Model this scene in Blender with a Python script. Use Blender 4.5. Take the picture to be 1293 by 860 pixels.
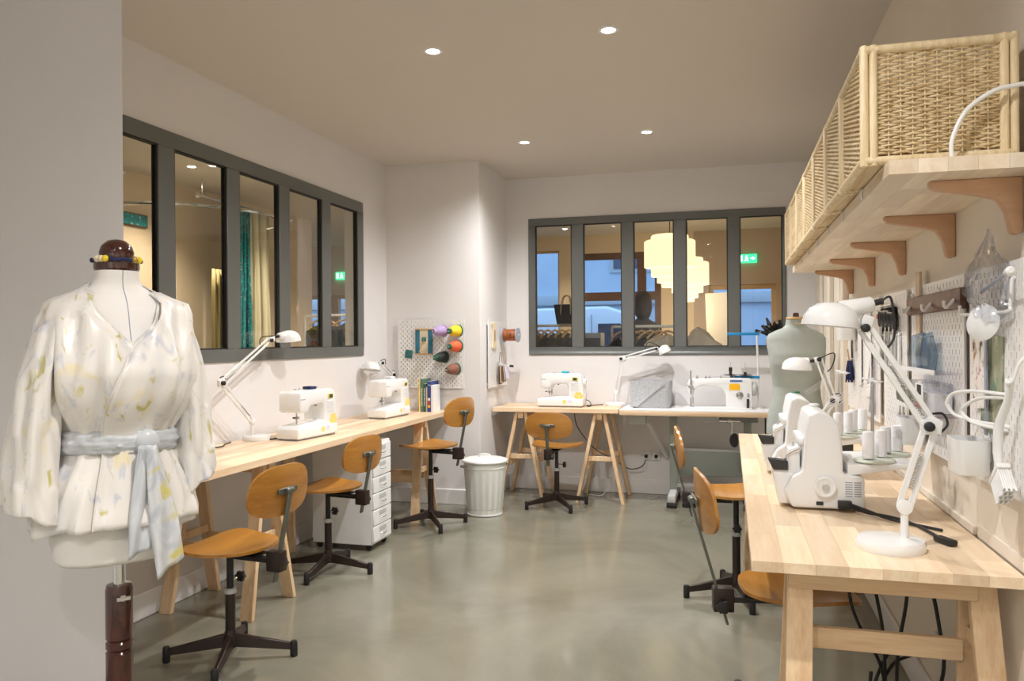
import bpy, bmesh, math, random
from mathutils import Vector as V, Matrix, noise as mnoise
for o in list(bpy.data.objects): bpy.data.objects.remove(o)
S = bpy.context.scene; C = S.collection
PI = math.pi; R = math.radians
sin, cos = math.sin, math.cos

# ------------------------------------------------------------------ camera
cam_d = bpy.data.cameras.new('camera'); cam = bpy.data.objects.new('camera', cam_d); C.objects.link(cam)
cam_d.sensor_width = 36; cam_d.lens = 993.0/1293*36; cam_d.clip_start = .05; cam_d.clip_end = 200
def set_cam(yaw, pitch, roll, loc):
    f = V((-sin(yaw)*cos(pitch), cos(yaw)*cos(pitch), sin(pitch))); r = V((cos(yaw), sin(yaw), 0)); u = r.cross(f)
    r2 = cos(roll)*r+sin(roll)*u; u2 = -sin(roll)*r+cos(roll)*u
    m = Matrix((r2, u2, -f)).transposed().to_4x4(); m.translation = V(loc); cam.matrix_world = m
set_cam(R(15.43), R(-.066), R(-.384), (0, 0, 1.35))
S.camera = cam
# ------------------------------------------------------------------ world: blue dusk sky
w = bpy.data.worlds.new('dusk'); S.world = w; w.use_nodes = True
bg = w.node_tree.nodes['Background']; bg.inputs[0].default_value = (.34, .53, .90, 1); bg.inputs[1].default_value = 2.6
# ------------------------------------------------------------------ exposure
vs = S.view_settings; vs.view_transform = 'Standard'; vs.look = 'None'; vs.gamma = 1; vs.exposure = 0.16; vs.use_curve_mapping = False
SPOT_W = 118.0          # watt of one workshop downlight
LAMP_COL = (1, .98, .97)
LIGHTS = [(-1.43, 3.72), (-.54, 3.70), (-.55, 5.60), (-1.45, 5.63), (-.30, 1.30), (-.30, -.6), (-1.43, -1.2), (-.54, -1.6)]  # last two are out of view, added as fill light from behind
H = 2.81               # ceiling height
T = .775               # table tops
XL, XR, YB, YA, XA, YF = -2.776, .69, 6.92, 6.10, -1.955, -2.3   # left, right, back wall; alcove wall; alcove side; wall behind
# ------------------------------------------------------------------ materials
M = {}
def nodes(name):
    m = bpy.data.materials.new(name); m.use_nodes = True; M[name] = m
    return m, m.node_tree, m.node_tree.nodes['Principled BSDF']
def mat(name, col, rough=.5, metal=0, var=0, scale=8, bump=0, bscale=60, coat=0, sheen=0, spec=.5, emit=None, es=1, trans=0, alpha=1, stretch=None):
    m, t, b = nodes(name); L = t.links
    b.inputs['Base Color'].default_value = (*col, 1); b.inputs['Roughness'].default_value = rough; b.inputs['Metallic'].default_value = metal
    b.inputs['Coat Weight'].default_value = coat; b.inputs['Sheen Weight'].default_value = sheen; b.inputs['Specular IOR Level'].default_value = spec
    b.inputs['Transmission Weight'].default_value = trans; b.inputs['Alpha'].default_value = alpha
    if emit: b.inputs['Emission Color'].default_value = (*emit, 1); b.inputs['Emission Strength'].default_value = es
    if var or bump:
        tc = t.nodes.new('ShaderNodeTexCoord'); src = tc.outputs['Object']
        if stretch:
            mp = t.nodes.new('ShaderNodeMapping'); mp.inputs['Scale'].default_value = stretch; L.new(src, mp.inputs[0]); src = mp.outputs[0]
    if var:
        n = t.nodes.new('ShaderNodeTexNoise'); n.inputs['Scale'].default_value = scale; n.inputs['Detail'].default_value = 5; L.new(src, n.inputs['Vector'])
        r = t.nodes.new('ShaderNodeValToRGB'); r.color_ramp.elements[0].position = .3; r.color_ramp.elements[1].position = .7
        r.color_ramp.elements[0].color = (*[c*(1-var) for c in col], 1); r.color_ramp.elements[1].color = (*[min(1, c*(1+var)) for c in col], 1)
        L.new(n.outputs['Fac'], r.inputs[0]); L.new(r.outputs[0], b.inputs['Base Color'])
    if bump:
        n2 = t.nodes.new('ShaderNodeTexNoise'); n2.inputs['Scale'].default_value = bscale; L.new(src, n2.inputs['Vector'])
        bp = t.nodes.new('ShaderNodeBump'); bp.inputs['Strength'].default_value = bump; bp.inputs['Distance'].default_value = .01
        L.new(n2.outputs['Fac'], bp.inputs['Height']); L.new(bp.outputs[0], b.inputs['Normal'])
    return m
def wood(name, c1, c2, rough=.45, along='Y', world=True, ring=28, jitter=.25, coat=0):
    """long-grained timber: stretched noise plus wavy rings; each object gets its own tone and offset"""
    m, t, b = nodes(name); L = t.links; N = t.nodes.new
    if world: src = N('ShaderNodeNewGeometry').outputs['Position']
    else: src = N('ShaderNodeTexCoord').outputs['Object']
    oi = N('ShaderNodeObjectInfo'); ml = N('ShaderNodeMath'); ml.operation = 'MULTIPLY'; ml.inputs[1].default_value = 37.0; L.new(oi.outputs['Random'], ml.inputs[0])
    ad = N('ShaderNodeVectorMath'); ad.operation = 'ADD'; L.new(src, ad.inputs[0]); L.new(ml.outputs[0], ad.inputs[1])
    mp = N('ShaderNodeMapping'); s = [1, 1, 1]; s['XYZ'.index(along)] = .07; mp.inputs['Scale'].default_value = s; L.new(ad.outputs[0], mp.inputs[0])
    n = N('ShaderNodeTexNoise'); n.inputs['Scale'].default_value = ring; n.inputs['Detail'].default_value = 6; n.inputs['Distortion'].default_value = .6; L.new(mp.outputs[0], n.inputs['Vector'])
    n2 = N('ShaderNodeTexNoise'); n2.inputs['Scale'].default_value = ring*7; n2.inputs['Detail'].default_value = 2; L.new(mp.outputs[0], n2.inputs['Vector'])
    mx = N('ShaderNodeMath'); mx.operation = 'MULTIPLY_ADD'; mx.inputs[1].default_value = .35; L.new(n2.outputs['Fac'], mx.inputs[0]); L.new(n.outputs['Fac'], mx.inputs[2])
    r = N('ShaderNodeValToRGB'); r.color_ramp.elements[0].position = .48; r.color_ramp.elements[1].position = .86
    r.color_ramp.elements[0].color = (*c2, 1); r.color_ramp.elements[1].color = (*c1, 1); L.new(mx.outputs[0], r.inputs[0])
    hs = N('ShaderNodeHueSaturation'); mr = N('ShaderNodeMapRange'); mr.inputs['To Min'].default_value = 1-jitter; mr.inputs['To Max'].default_value = 1+jitter*.5
    L.new(oi.outputs['Random'], mr.inputs['Value']); L.new(mr.outputs[0], hs.inputs['Value']); L.new(r.outputs[0], hs.inputs['Color']); L.new(hs.outputs[0], b.inputs['Base Color'])
    b.inputs['Roughness'].default_value = rough; b.inputs['Coat Weight'].default_value = coat; b.inputs['Coat Roughness'].default_value = .2
    return m
mat('white_wall', (.80, .78, .775), .7, var=.015, scale=3, bump=.04, bscale=180)
mat('cream_wall', (.80, .725, .62), .6, var=.03, scale=2.5)
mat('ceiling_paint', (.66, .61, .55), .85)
mat('beige_wall', (.74, .62, .47), .75)
mat('beige_dark', (.50, .40, .32), .75)
mat('skirting', (.82, .81, .80), .45)
mat('frame_grey', (.155, .163, .155), .35, metal=.2)
mat('seal_black', (.012, .012, .012), .6)
mat('white_gloss', (.86, .865, .86), .16, coat=.3)
mat('white_satin', (.85, .855, .85), .35)
mat('white_matte', (.84, .84, .835), .6)
mat('peg_white', (.83, .82, .80), .45)
mat('offwhite', (.78, .76, .70), .45)
mat('pale_green', (.62, .66, .55), .45)
mat('light_grey', (.52, .53, .53), .5)
mat('felt', (.50, .51, .53), .95, var=.22, scale=120, bump=.4, bscale=250)
mat('black', (.014, .014, .015), .45)
mat('black_cord', (.012, .012, .013), .5)
mat('dark_brown_steel', (.035, .022, .018), .38, metal=.3)
mat('grey_steel', (.24, .25, .24), .4, metal=.75)
mat('olive_steel', (.16, .17, .145), .42, metal=.6)
mat('leg_green', (.33, .36, .32), .45)
mat('chrome', (.75, .76, .77), .14, metal=1)
mat('steel', (.5, .5, .5), .28, metal=1)
mat('teal', (.02, .42, .50), .4)
mat('blue_plastic', (.012, .26, .58), .35)
mat('amber', (.95, .50, .01), .4)
mat('lcd', (.03, .07, .02), .2)
mat('petal', (.95, .70, .18), .5)
mat('petal_lilac', (.72, .68, .86), .5)
mat('text_grey', (.35, .38, .48), .5)
mat('text_blue', (.05, .16, .42), .5)
mat('gold_ring', (.55, .38, .10), .3, metal=.7)
mat('smoke_plastic', (.025, .025, .028), .25)
mat('bin_white', (.80, .82, .78), .38)
mat('bin_lid', (.86, .87, .85), .3)
mat('red', (.62, .04, .03), .5)
mat('wire_white', (.86, .86, .85), .3)
mat('cone_green', (.01, .13, .06), .4)
mat('canvas', (.83, .79, .71), .75, bump=.12, bscale=500)
mat('dress_canvas', (.86, .835, .80), .62, bump=.1, bscale=600)
mat('sage_canvas', (.40, .435, .40), .85, var=.06, scale=6, bump=.15, bscale=500)
mat('dark_walnut', (.055, .012, .007), .16, coat=.6, var=.35, scale=14)
mat('thread_white', (.86, .85, .87), .6, bump=.3, bscale=900, stretch=(.02, .02, 1))
mat('navy', (.012, .02, .09), .8)
mat('kraft', (.62, .50, .36), .7)
mat('brown_card', (.16, .10, .065), .7)
mat('coat_rail', (.13, .055, .035), .45, var=.4, scale=20, stretch=(1, .15, 1))
mat('hair', (.006, .004, .004), .7, spec=.1)
mat('skin', (.52, .31, .22), .5)
mat('dark_cloth', (.014, .013, .016), .9, spec=.15)
mat('bracket_wood', (.60, .36, .21), .5, var=.10, scale=30, stretch=(.2, 1, 1))
wood('pine', (.90, .69, .44), (.74, .48, .27), .42, 'Z', ring=26, jitter=.10)
wood('pine_x', (.90, .69, .44), (.74, .48, .27), .42, 'X', ring=26, jitter=.10)
wood('top_y', (.92, .73, .51), (.78, .54, .33), .36, 'Y', ring=22, jitter=.16)
wood('top_x', (.92, .73, .51), (.78, .54, .33), .36, 'X', ring=22, jitter=.16)
wood('beech_y', (.93, .76, .55), (.80, .58, .37), .33, 'Y', ring=18, jitter=.24)
wood('ash_y', (.93, .82, .66), (.80, .65, .47), .5, 'Y', ring=18, jitter=.14)
wood('plywood', (.53, .245, .045), (.40, .165, .027), .28, 'X', world=False, ring=16, jitter=.06, coat=.35)
wood('wicker', (.84, .69, .43), (.56, .39, .19), .6, 'Y', world=False, ring=30, jitter=.12)
wood('wicker_post', (.88, .75, .50), (.66, .49, .26), .55, 'Z', world=False, ring=60, jitter=.1)
wood('hanger_wood', (.72, .48, .22), (.5, .3, .12), .45, 'X', world=False, jitter=.1)
# polished concrete
m, t, b = nodes('concrete'); L = t.links; N = t.nodes.new
ps = N('ShaderNodeNewGeometry'); n1 = N('ShaderNodeTexNoise'); n1.inputs['Scale'].default_value = .9; n1.inputs['Detail'].default_value = 9; n1.inputs['Roughness'].default_value = .62; n1.inputs['Distortion'].default_value = .7
L.new(ps.outputs['Position'], n1.inputs['Vector'])
r1 = N('ShaderNodeValToRGB'); e = r1.color_ramp.elements; e[0].position = .3; e[0].color = (.160, .153, .112, 1); e[1].position = .72; e[1].color = (.285, .273, .212, 1)
L.new(n1.outputs['Fac'], r1.inputs[0]); L.new(r1.outputs[0], b.inputs['Base Color'])
r2 = N('ShaderNodeMapRange'); r2.inputs['From Min'].default_value = .3; r2.inputs['From Max'].default_value = .7; r2.inputs['To Min'].default_value = .12; r2.inputs['To Max'].default_value = .27
n2 = N('ShaderNodeTexNoise'); n2.inputs['Scale'].default_value = 2.2; n2.inputs['Detail'].default_value = 6; L.new(ps.outputs['Position'], n2.inputs['Vector'])
L.new(n2.outputs['Fac'], r2.inputs['Value']); L.new(r2.outputs[0], b.inputs['Roughness'])
b.inputs['Coat Weight'].default_value = .25; b.inputs['Coat Roughness'].default_value = .12
# window glass: thin sheet, mirror-like by Fresnel only
def thin_glass(name, tint=(1, 1, 1), k=1.0, rough=0.0):
    m, t, b = nodes(name); L = t.links; N = t.nodes.new; t.nodes.remove(b); out = t.nodes['Material Output']
    tr = N('ShaderNodeBsdfTransparent'); tr.inputs[0].default_value = (*tint, 1); gl = N('ShaderNodeBsdfGlossy'); gl.inputs['Roughness'].default_value = rough
    lw = N('ShaderNodeLayerWeight'); lw.inputs[0].default_value = .5; pw = N('ShaderNodeMath'); pw.operation = 'POWER'; pw.inputs[1].default_value = 4; L.new(lw.outputs['Facing'], pw.inputs[0])
    mu = N('ShaderNodeMath'); mu.operation = 'MULTIPLY_ADD'; mu.inputs[1].default_value = .55; mu.inputs[2].default_value = .03*k; mu.use_clamp = True; L.new(pw.outputs[0], mu.inputs[0])
    mx = N('ShaderNodeMixShader'); L.new(mu.outputs[0], mx.inputs[0]); L.new(tr.outputs[0], mx.inputs[1]); L.new(gl.outputs[0], mx.inputs[2]); L.new(mx.outputs[0], out.inputs[0])
    return m
thin_glass('glass', (.97, .985, .97), 1.0)
thin_glass('clear_plastic', (.90, .91, .94), 3.0, .12)
thin_glass('blue_plastic_bag', (.70, .78, .84), 3.5, .2)
thin_glass('acrylic', (.88, .86, .90), 2.0, .05)
# printed silk and printed curtain
def printed(name, base, spots, rough=.4, sheen=.3):
    m, t, b = nodes(name); L = t.links; N = t.nodes.new
    tc = N('ShaderNodeTexCoord'); cur = None
    for i, (col, sc, thr, st) in enumerate(spots):
        mp = N('ShaderNodeMapping'); mp.inputs['Scale'].default_value = st; mp.inputs['Location'].default_value = (i*3.7, i*1.9, i*5.3); mp.inputs['Rotation'].default_value = (0, .5*i, .3*i); L.new(tc.outputs['Object'], mp.inputs[0])
        n = N('ShaderNodeTexNoise'); n.inputs['Scale'].default_value = sc; n.inputs['Detail'].default_value = 3; n.inputs['Distortion'].default_value = .8; L.new(mp.outputs[0], n.inputs['Vector'])
        r = N('ShaderNodeValToRGB'); r.color_ramp.elements[0].position = thr; r.color_ramp.elements[1].position = thr+.10; L.new(n.outputs['Fac'], r.inputs[0])
        mx = N('ShaderNodeMix'); mx.data_type = 'RGBA'; L.new(r.outputs[0], mx.inputs[0])
        if cur: L.new(cur, mx.inputs[6])
        else: mx.inputs[6].default_value = (*base, 1)
        mx.inputs[7].default_value = (*col, 1); cur = mx.outputs[2]
    L.new(cur, b.inputs['Base Color']); b.inputs['Roughness'].default_value = rough; b.inputs['Sheen Weight'].default_value = sheen
    n = N('ShaderNodeTexNoise'); n.inputs['Scale'].default_value = 11; n.inputs['Detail'].default_value = 1.5; n.inputs['Distortion'].default_value = .5; mf = N('ShaderNodeMapping'); mf.inputs['Scale'].default_value = (1, 1, .28); L.new(tc.outputs['Object'], mf.inputs[0]); L.new(mf.outputs[0], n.inputs['Vector'])
    bp = N('ShaderNodeBump'); bp.inputs['Strength'].default_value = .32; bp.inputs['Distance'].default_value = .04; L.new(n.outputs['Fac'], bp.inputs['Height']); L.new(bp.outputs[0], b.inputs['Normal'])
printed('silk', (.82, .79, .745), [((.76, .76, .77), 10, .60, (1, 1, .6)), ((.83, .74, .52), 11, .635, (1, 1, .8)), ((.62, .63, .68), 24, .57, (1, 1, .45)), ((.56, .51, .17), 22, .625, (1.5, 1.5, .7))], .36)
printed('sash_silk', (.56, .59, .62), [((.66, .69, .72), 8, .55, (1, 1, .5))], .3)
printed('sash_print', (.66, .68, .70), [((.50, .53, .58), 16, .51, (1, 1, .6)), ((.62, .55, .18), 14, .56, (1, 1, 1)), ((.75, .45, .38), 13, .60, (1, 1, 1))], .32)
printed('teal_print', (.012, .20, .24), [((.01, .34, .40), 26, .5, (1, 1, 1)), ((.55, .66, .55), 34, .61, (1, 1, 1)), ((.02, .05, .08), 22, .62, (1, 1, 1))], .8, 0)
printed('pattern_card', (.85, .81, .75), [((.45, .25, .06), 30, .56, (1, 1, .7)), ((.55, .18, .40), 34, .60, (1, 1, 1)), ((.04, .03, .03), 26, .60, (1, 1, .6))], .6, 0)
printed('green_fabric', (.36, .38, .26), [((.16, .26, .18), 34, .52, (1, 1, .6)), ((.55, .50, .36), 30, .58, (1, 1, 1))], .8, 0)
mat('curtain_cream', (.74, .71, .55), .85)
mat('gold_cloth', (.30, .25, .11), .6)
mat('yarn_blue', (.05, .22, .33), .85, bump=.5, bscale=300)
mat('yarn_cream', (.80, .70, .50), .85, bump=.4, bscale=300)
mat('yarn_teal', (.05, .18, .17), .9, bump=.4, bscale=260)
mat('ribbon_rust', (.32, .085, .018), .45, var=.6, scale=40)
for nm, c in dict(lilac=(.46, .33, .60), yellow=(.90, .66, .02), orange=(.80, .13, .04), black=(.02, .03, .025), brown=(.26, .10, .06)).items(): mat('thread_'+nm, c, .55, bump=.3, bscale=700)
# ------------------------------------------------------------------ mesh helpers
def TM(x=0, y=0, z=0): return Matrix.Translation((x, y, z))
def RX(a): return Matrix.Rotation(R(a), 4, 'X')
def RY(a): return Matrix.Rotation(R(a), 4, 'Y')
def RZ(a): return Matrix.Rotation(R(a), 4, 'Z')
def frame_to(d, up=V((0, 0, 1))):
    """matrix whose Z axis is d"""
    z = V(d).normalized(); x = up.cross(z)
    if x.length < 1e-4: x = V((1, 0, 0)).cross(z)
    if x.length < 1e-4: x = V((0, 1, 0))
    x.normalize(); y = z.cross(x); return Matrix((x, y, z)).transposed().to_4x4()
class MB:
    def __init__(s): s.v = []; s.f = []
    def add(s, vs, fs, m=None):
        k = len(s.v)
        s.v += [tuple(m @ V(p)) for p in vs] if m else [tuple(p) for p in vs]
        s.f += [tuple(i+k for i in f) for f in fs]; return s
    def box(s, x0, x1, y0, y1, z0, z1, m=None):
        vs = [(x, y, z) for z in (z0, z1) for y in (y0, y1) for x in (x0, x1)]
        return s.add(vs, [(0, 2, 3, 1), (4, 5, 7, 6), (0, 1, 5, 4), (2, 6, 7, 3), (0, 4, 6, 2), (1, 3, 7, 5)], m)
    def cbox(s, c, sz, m=None):
        return s.box(c[0]-sz[0]/2, c[0]+sz[0]/2, c[1]-sz[1]/2, c[1]+sz[1]/2, c[2]-sz[2]/2, c[2]+sz[2]/2, m)
    def bar(s, p0, p1, wd, th, up=(0, 0, 1)):
        """rectangular bar from p0 to p1; wd across, th along up"""
        p0, p1 = V(p0), V(p1); d = p1-p0; fm = frame_to(d, V(up)); fm.translation = p0
        return s.box(-wd/2, wd/2, -th/2, th/2, 0, d.length, fm)
    def loft(s, rings, cap=True, closed=True, m=None):
        n = len(rings[0]); vs = [p for r in rings for p in r]; fs = []
        for i in range(len(rings)-1):
            for j in range(n if closed else n-1):
                k = (j+1) % n; fs.append((i*n+j, i*n+k, (i+1)*n+k, (i+1)*n+j))
        if cap and closed: fs += [tuple(reversed(range(n))), tuple((len(rings)-1)*n+j for j in range(n))]
        return s.add(vs, fs, m)
    def lathe(s, prof, n=20, m=None, cap=True):
        return s.loft([[(r*cos(2*PI*j/n), r*sin(2*PI*j/n), z) for j in range(n)] for r, z in prof], cap, True, m)
    def cyl(s, p0, p1, r0, r1=None, n=12):
        p0, p1 = V(p0), V(p1); fm = frame_to(p1-p0); fm.translation = p0
        return s.lathe([(r0, 0), (r0 if r1 is None else r1, (p1-p0).length)], n, fm)
    def tube(s, pts, r, n=8, closed=False):
        pts = [V(p) for p in pts]; rs = r if isinstance(r, (list, tuple)) else [r]*len(pts); N = len(pts)
        tg = [((pts[(i+1) % N]-pts[i-1]) if closed else (pts[min(i+1, N-1)]-pts[max(i-1, 0)])).normalized() for i in range(N)]
        u = tg[0].orthogonal().normalized(); rings = []
        for i in range(N):
            u = u-tg[i]*u.dot(tg[i]); u = u.normalized() if u.length > 1e-6 else tg[i].orthogonal().normalized(); w = tg[i].cross(u)
            rings.append([tuple(pts[i]+rs[i]*(cos(2*PI*j/n)*u+sin(2*PI*j/n)*w)) for j in range(n)])
        if closed: rings.append(rings[0]); return s.loft(rings, False)
        return s.loft(rings)
    def prism(s, poly, a0, a1, m=None):
        n = len(poly); vs = [(x, y, a0) for x, y in poly]+[(x, y, a1) for x, y in poly]
        return s.add(vs, [tuple(reversed(range(n))), tuple(range(n, 2*n))]+[(j, (j+1) % n, n+(j+1) % n, n+j) for j in range(n)], m)
    def ball(s, c, r, n=10, sc=(1, 1, 1)):
        pr = [(max(1e-4, sin(PI*i/n))*r, -cos(PI*i/n)*r) for i in range(n+1)]
        return s.lathe(pr, n*2, TM(*c) @ Matrix.Diagonal((*sc, 1)))
    def build(s, name, material, parent=None, bevel=0, seg=2, smooth=38, solid=0, sub=0, loc=None):
        me = bpy.data.meshes.new(name); me.from_pydata(s.v, [], s.f)
        bm = bmesh.new(); bm.from_mesh(me); bmesh.ops.remove_doubles(bm, verts=bm.verts, dist=1e-6); bmesh.ops.recalc_face_normals(bm, faces=bm.faces)
        if bevel:
            es = [e for e in bm.edges if len(e.link_faces) == 2 and e.calc_face_angle(0) > R(30)]
            bmesh.ops.bevel(bm, geom=es, offset=bevel, segments=seg, profile=.5, affect='EDGES', clamp_overlap=True)
        bm.to_mesh(me); bm.free()
        if smooth:
            me.polygons.foreach_set('use_smooth', [True]*len(me.polygons)); me.set_sharp_from_angle(angle=R(smooth))
        me.materials.append(M[material] if isinstance(material, str) else material)
        o = bpy.data.objects.new(name, me); C.objects.link(o)
        if parent: o.parent = parent
        if loc: o.location = loc
        if solid:
            md = o.modifiers.new('solid', 'SOLIDIFY'); md.thickness = solid; md.offset = 0
        if sub:
            md = o.modifiers.new('sub', 'SUBSURF'); md.levels = md.render_levels = sub
        return o
def tag(o, label, cat, group=None):
    o['label'] = label; o['category'] = cat
    if group: o['group'] = group
    return o
def struct(o, label=None, cat=None):
    o['kind'] = 'structure'
    if label: o['label'] = label
    if cat: o['category'] = cat
    return o
def thing(name, label, cat, loc=(0, 0, 0), rz=0, group=None):
    o = bpy.data.objects.new(name, None); C.objects.link(o); o.empty_display_size = .05
    o.location = loc; o.rotation_euler = (0, 0, R(rz)); return tag(o, label, cat, group)
def part(o, parent): o.parent = parent; return o
def disc_shell(outline, height, th, nr=6, na=40):
    """molded board: outline(a)->(x,y) at the rim, height(x,y)->z; closed shell of thickness th"""
    b = MB(); vs = []; fs = []
    for side in (0, 1):
        vs.append((0, 0, height(0, 0)-side*th))
        for i in range(1, nr+1):
            for j in range(na):
                x, y = outline(2*PI*j/na); q = i/nr; x *= q; y *= q; vs.append((x, y, height(x, y)-side*th))
    n = 1+nr*na
    for side in (0, 1):
        o = side*n
        for j in range(na):
            k = (j+1) % na; fs.append((o, o+1+j, o+1+k))
            for i in range(nr-1): fs.append((o+1+i*na+j, o+1+(i+1)*na+j, o+1+(i+1)*na+k, o+1+i*na+k))
    for j in range(na):
        k = (j+1) % na; e = 1+(nr-1)*na; fs.append((e+j, e+k, n+e+k, n+e+j))
    return b.add(vs, fs)
def superell(a, b, p, y0=0, taper=0):
    def f(t):
        c, s = cos(t), sin(t); x = a*math.copysign(abs(c)**(2/p), c); y = b*math.copysign(abs(s)**(2/p), s)
        return x*(1+taper*y/b), y+y0
    return f
def helix(p0, p1, r, turns, k=8):
    p0, p1 = V(p0), V(p1); fm = frame_to(p1-p0); L_ = (p1-p0).length; n = int(turns*k)
    return [tuple(p0+(fm @ V((r*cos(2*PI*i/k), r*sin(2*PI*i/k), L_*i/n)))) for i in range(n+1)]
def smooth_path(pts, k=6):
    pts = [V(p) for p in pts]; out = []; P_ = [pts[0]]+pts+[pts[-1]]
    for i in range(1, len(P_)-2):
        a, b, c, d = P_[i-1:i+3]
        for j in range(k):
            t = j/k; out.append(.5*((2*b)+(c-a)*t+(2*a-5*b+4*c-d)*t*t+(3*b-a-3*c+d)*t**3))
    return out+[pts[-1]]
_cube = None
def unit_cube():
    global _cube
    if not _cube:
        o = MB().box(-.5, .5, -.5, .5, -.5, .5).build('stave', 'pine', smooth=0); _cube = o.data; _cube.materials.clear(); bpy.data.objects.remove(o)
    return _cube
_cubes = {}
def cube_of(material):
    if material not in _cubes:
        c = unit_cube().copy(); c.materials.append(M[material]); _cubes[material] = c
    return _cubes[material]
def staves(parent, x0, x1, y0, y1, z0, z1, along, wd, lens, material, seed=0, gap=.0005):
    """glued panel made of separate staves, each a child"""
    rng = random.Random(seed); me = cube_of(material)
    a0, a1, b0, b1 = (y0, y1, x0, x1) if along == 'Y' else (x0, x1, y0, y1)
    n = max(1, round((b1-b0)/wd)); wd = (b1-b0)/n
    for i in range(n):
        a = a0; first = True
        while a < a1-1e-6:
            l = rng.uniform(*lens)*(rng.uniform(.3, 1) if first else 1); first = False; e = a+l
            if a1-e < lens[0]*.4: e = a1
            o = bpy.data.objects.new('stave', me); C.objects.link(o); o.parent = parent
            ca, cb, la, lb = (a+e)/2, b0+wd*(i+.5), e-a-gap, wd-gap
            o.location = (cb, ca, (z0+z1)/2) if along == 'Y' else (ca, cb, (z0+z1)/2)
            o.scale = (lb, la, z1-z0) if along == 'Y' else (la, lb, z1-z0); a = e
# ------------------------------------------------------------------ shell of the place
def slab(name, axis, c0, c1, a0, a1, z0, z1, holes, material, label=None):
    """wall between c0..c1 on its normal axis, a0..a1 along, with rectangular holes (a,b,z,z)"""
    aa = sorted({a0, a1, *[h[0] for h in holes], *[h[1] for h in holes]}); zz = sorted({z0, z1, *[h[2] for h in holes], *[h[3] for h in holes]})
    b = MB(); ok = lambda i, k: 0 <= i < len(aa)-1 and 0 <= k < len(zz)-1 and not any(h[0]-1e-6 <= aa[i] and aa[i+1] <= h[1]+1e-6 and h[2]-1e-6 <= zz[k] and zz[k+1] <= h[3]+1e-6 for h in holes)
    P_ = (lambda a, c, z: (c, a, z)) if axis == 'x' else (lambda a, c, z: (a, c, z))
    def quad(*p): b.add(p, [(0, 1, 2, 3)])
    for i in range(len(aa)-1):
        for k in range(len(zz)-1):
            if not ok(i, k): continue
            l, r, u, t_ = aa[i], aa[i+1], zz[k], zz[k+1]
            for c in (c0, c1): quad(P_(l, c, u), P_(r, c, u), P_(r, c, t_), P_(l, c, t_))
            if not ok(i-1, k): quad(P_(l, c0, u), P_(l, c1, u), P_(l, c1, t_), P_(l, c0, t_))
            if not ok(i+1, k): quad(P_(r, c0, u), P_(r, c1, u), P_(r, c1, t_), P_(r, c0, t_))
            if not ok(i, k-1): quad(P_(l, c0, u), P_(l, c1, u), P_(r, c1, u), P_(r, c0, u))
            if not ok(i, k+1): quad(P_(l, c0, t_), P_(l, c1, t_), P_(r, c1, t_), P_(r, c0, t_))
    o = b.build(name, material, smooth=0); return struct(o)
YS = 11.0                                           # street front of the shop
struct(MB().box(-8, 3.2, YF-.1, YS+.3, -.12, 0).build('floor', 'concrete', smooth=0))
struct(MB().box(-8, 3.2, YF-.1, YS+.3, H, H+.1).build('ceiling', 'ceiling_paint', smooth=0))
WL = (2.83, 5.645, 1.232, 2.432)                    # left window y0 y1 z0 z1
WB = (-1.748, .462, 1.21, 2.44)                     # back window x0 x1 z0 z1
slab('wall_left', 'x', XL-.15, XL, YF, YA, 0, H, [WL], 'white_wall')
slab('wall_alcove', 'y', YA, YB+.15, XL-.15, XA, 0, H, [], 'white_wall')
slab('wall_back', 'y', YB, YB+.15, XA, 3.2, 0, H, [WB], 'white_wall')
slab('wall_right', 'x', XR, XR+.15, YF, YB, 0, H, [], 'cream_wall')
struct(MB().prism([(XL, 2.1), (-1.87, 2.1), (-2.06, 2.28), (XL, 2.28)], 0, H).build('wall_pier', 'white_wall', smooth=0))
slab('wall_rear', 'y', YF-.1, YF, -8, 3.2, 0, H, [], 'white_wall')
# skirting boards
def skirting(n, x0, x1, y0, y1): struct(MB().box(x0, x1, y0, y1, 0, .125).build(n, 'skirting', bevel=.004, seg=1))
skirting('baseboard_left', XL, XL+.015, 2.28, YA); skirting('baseboard_alcove', XL+.015, XA, YA-.015, YA)
skirting('baseboard_alcove_side', XA, XA+.015, YA-.015, YB); skirting('baseboard_back', XA+.015, XR, YB-.015, YB); skirting('baseboard_right', XR-.015, XR, 1.9, YB-.015)
# door casing in the far right corner: upright boards of different width
for i, (y0, y1, d) in enumerate(((5.06, 5.16, .035), (5.34, 5.40, .02), (5.75, 5.86, .03), (6.35, 6.42, .02))):
    struct(MB().box(XR-d, XR, y0, y1, .125, 2.35).build('trim_%d' % (i+1), 'cream_wall', bevel=.004, seg=1))
# thin drawn lines of the panelling on the right wall: a flush panel frame above the table
pn = MB(); pn.box(XR-.006, XR, 1.2, 2.53, .775, .812); struct(pn.build('trim_5', 'cream_wall', bevel=.001, seg=1))
pn = MB(); pn.box(XR-.012, XR, 2.55, 4.95, .775, .80); struct(pn.build('trim_6', 'cream_wall', bevel=.002, seg=1))
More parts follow.
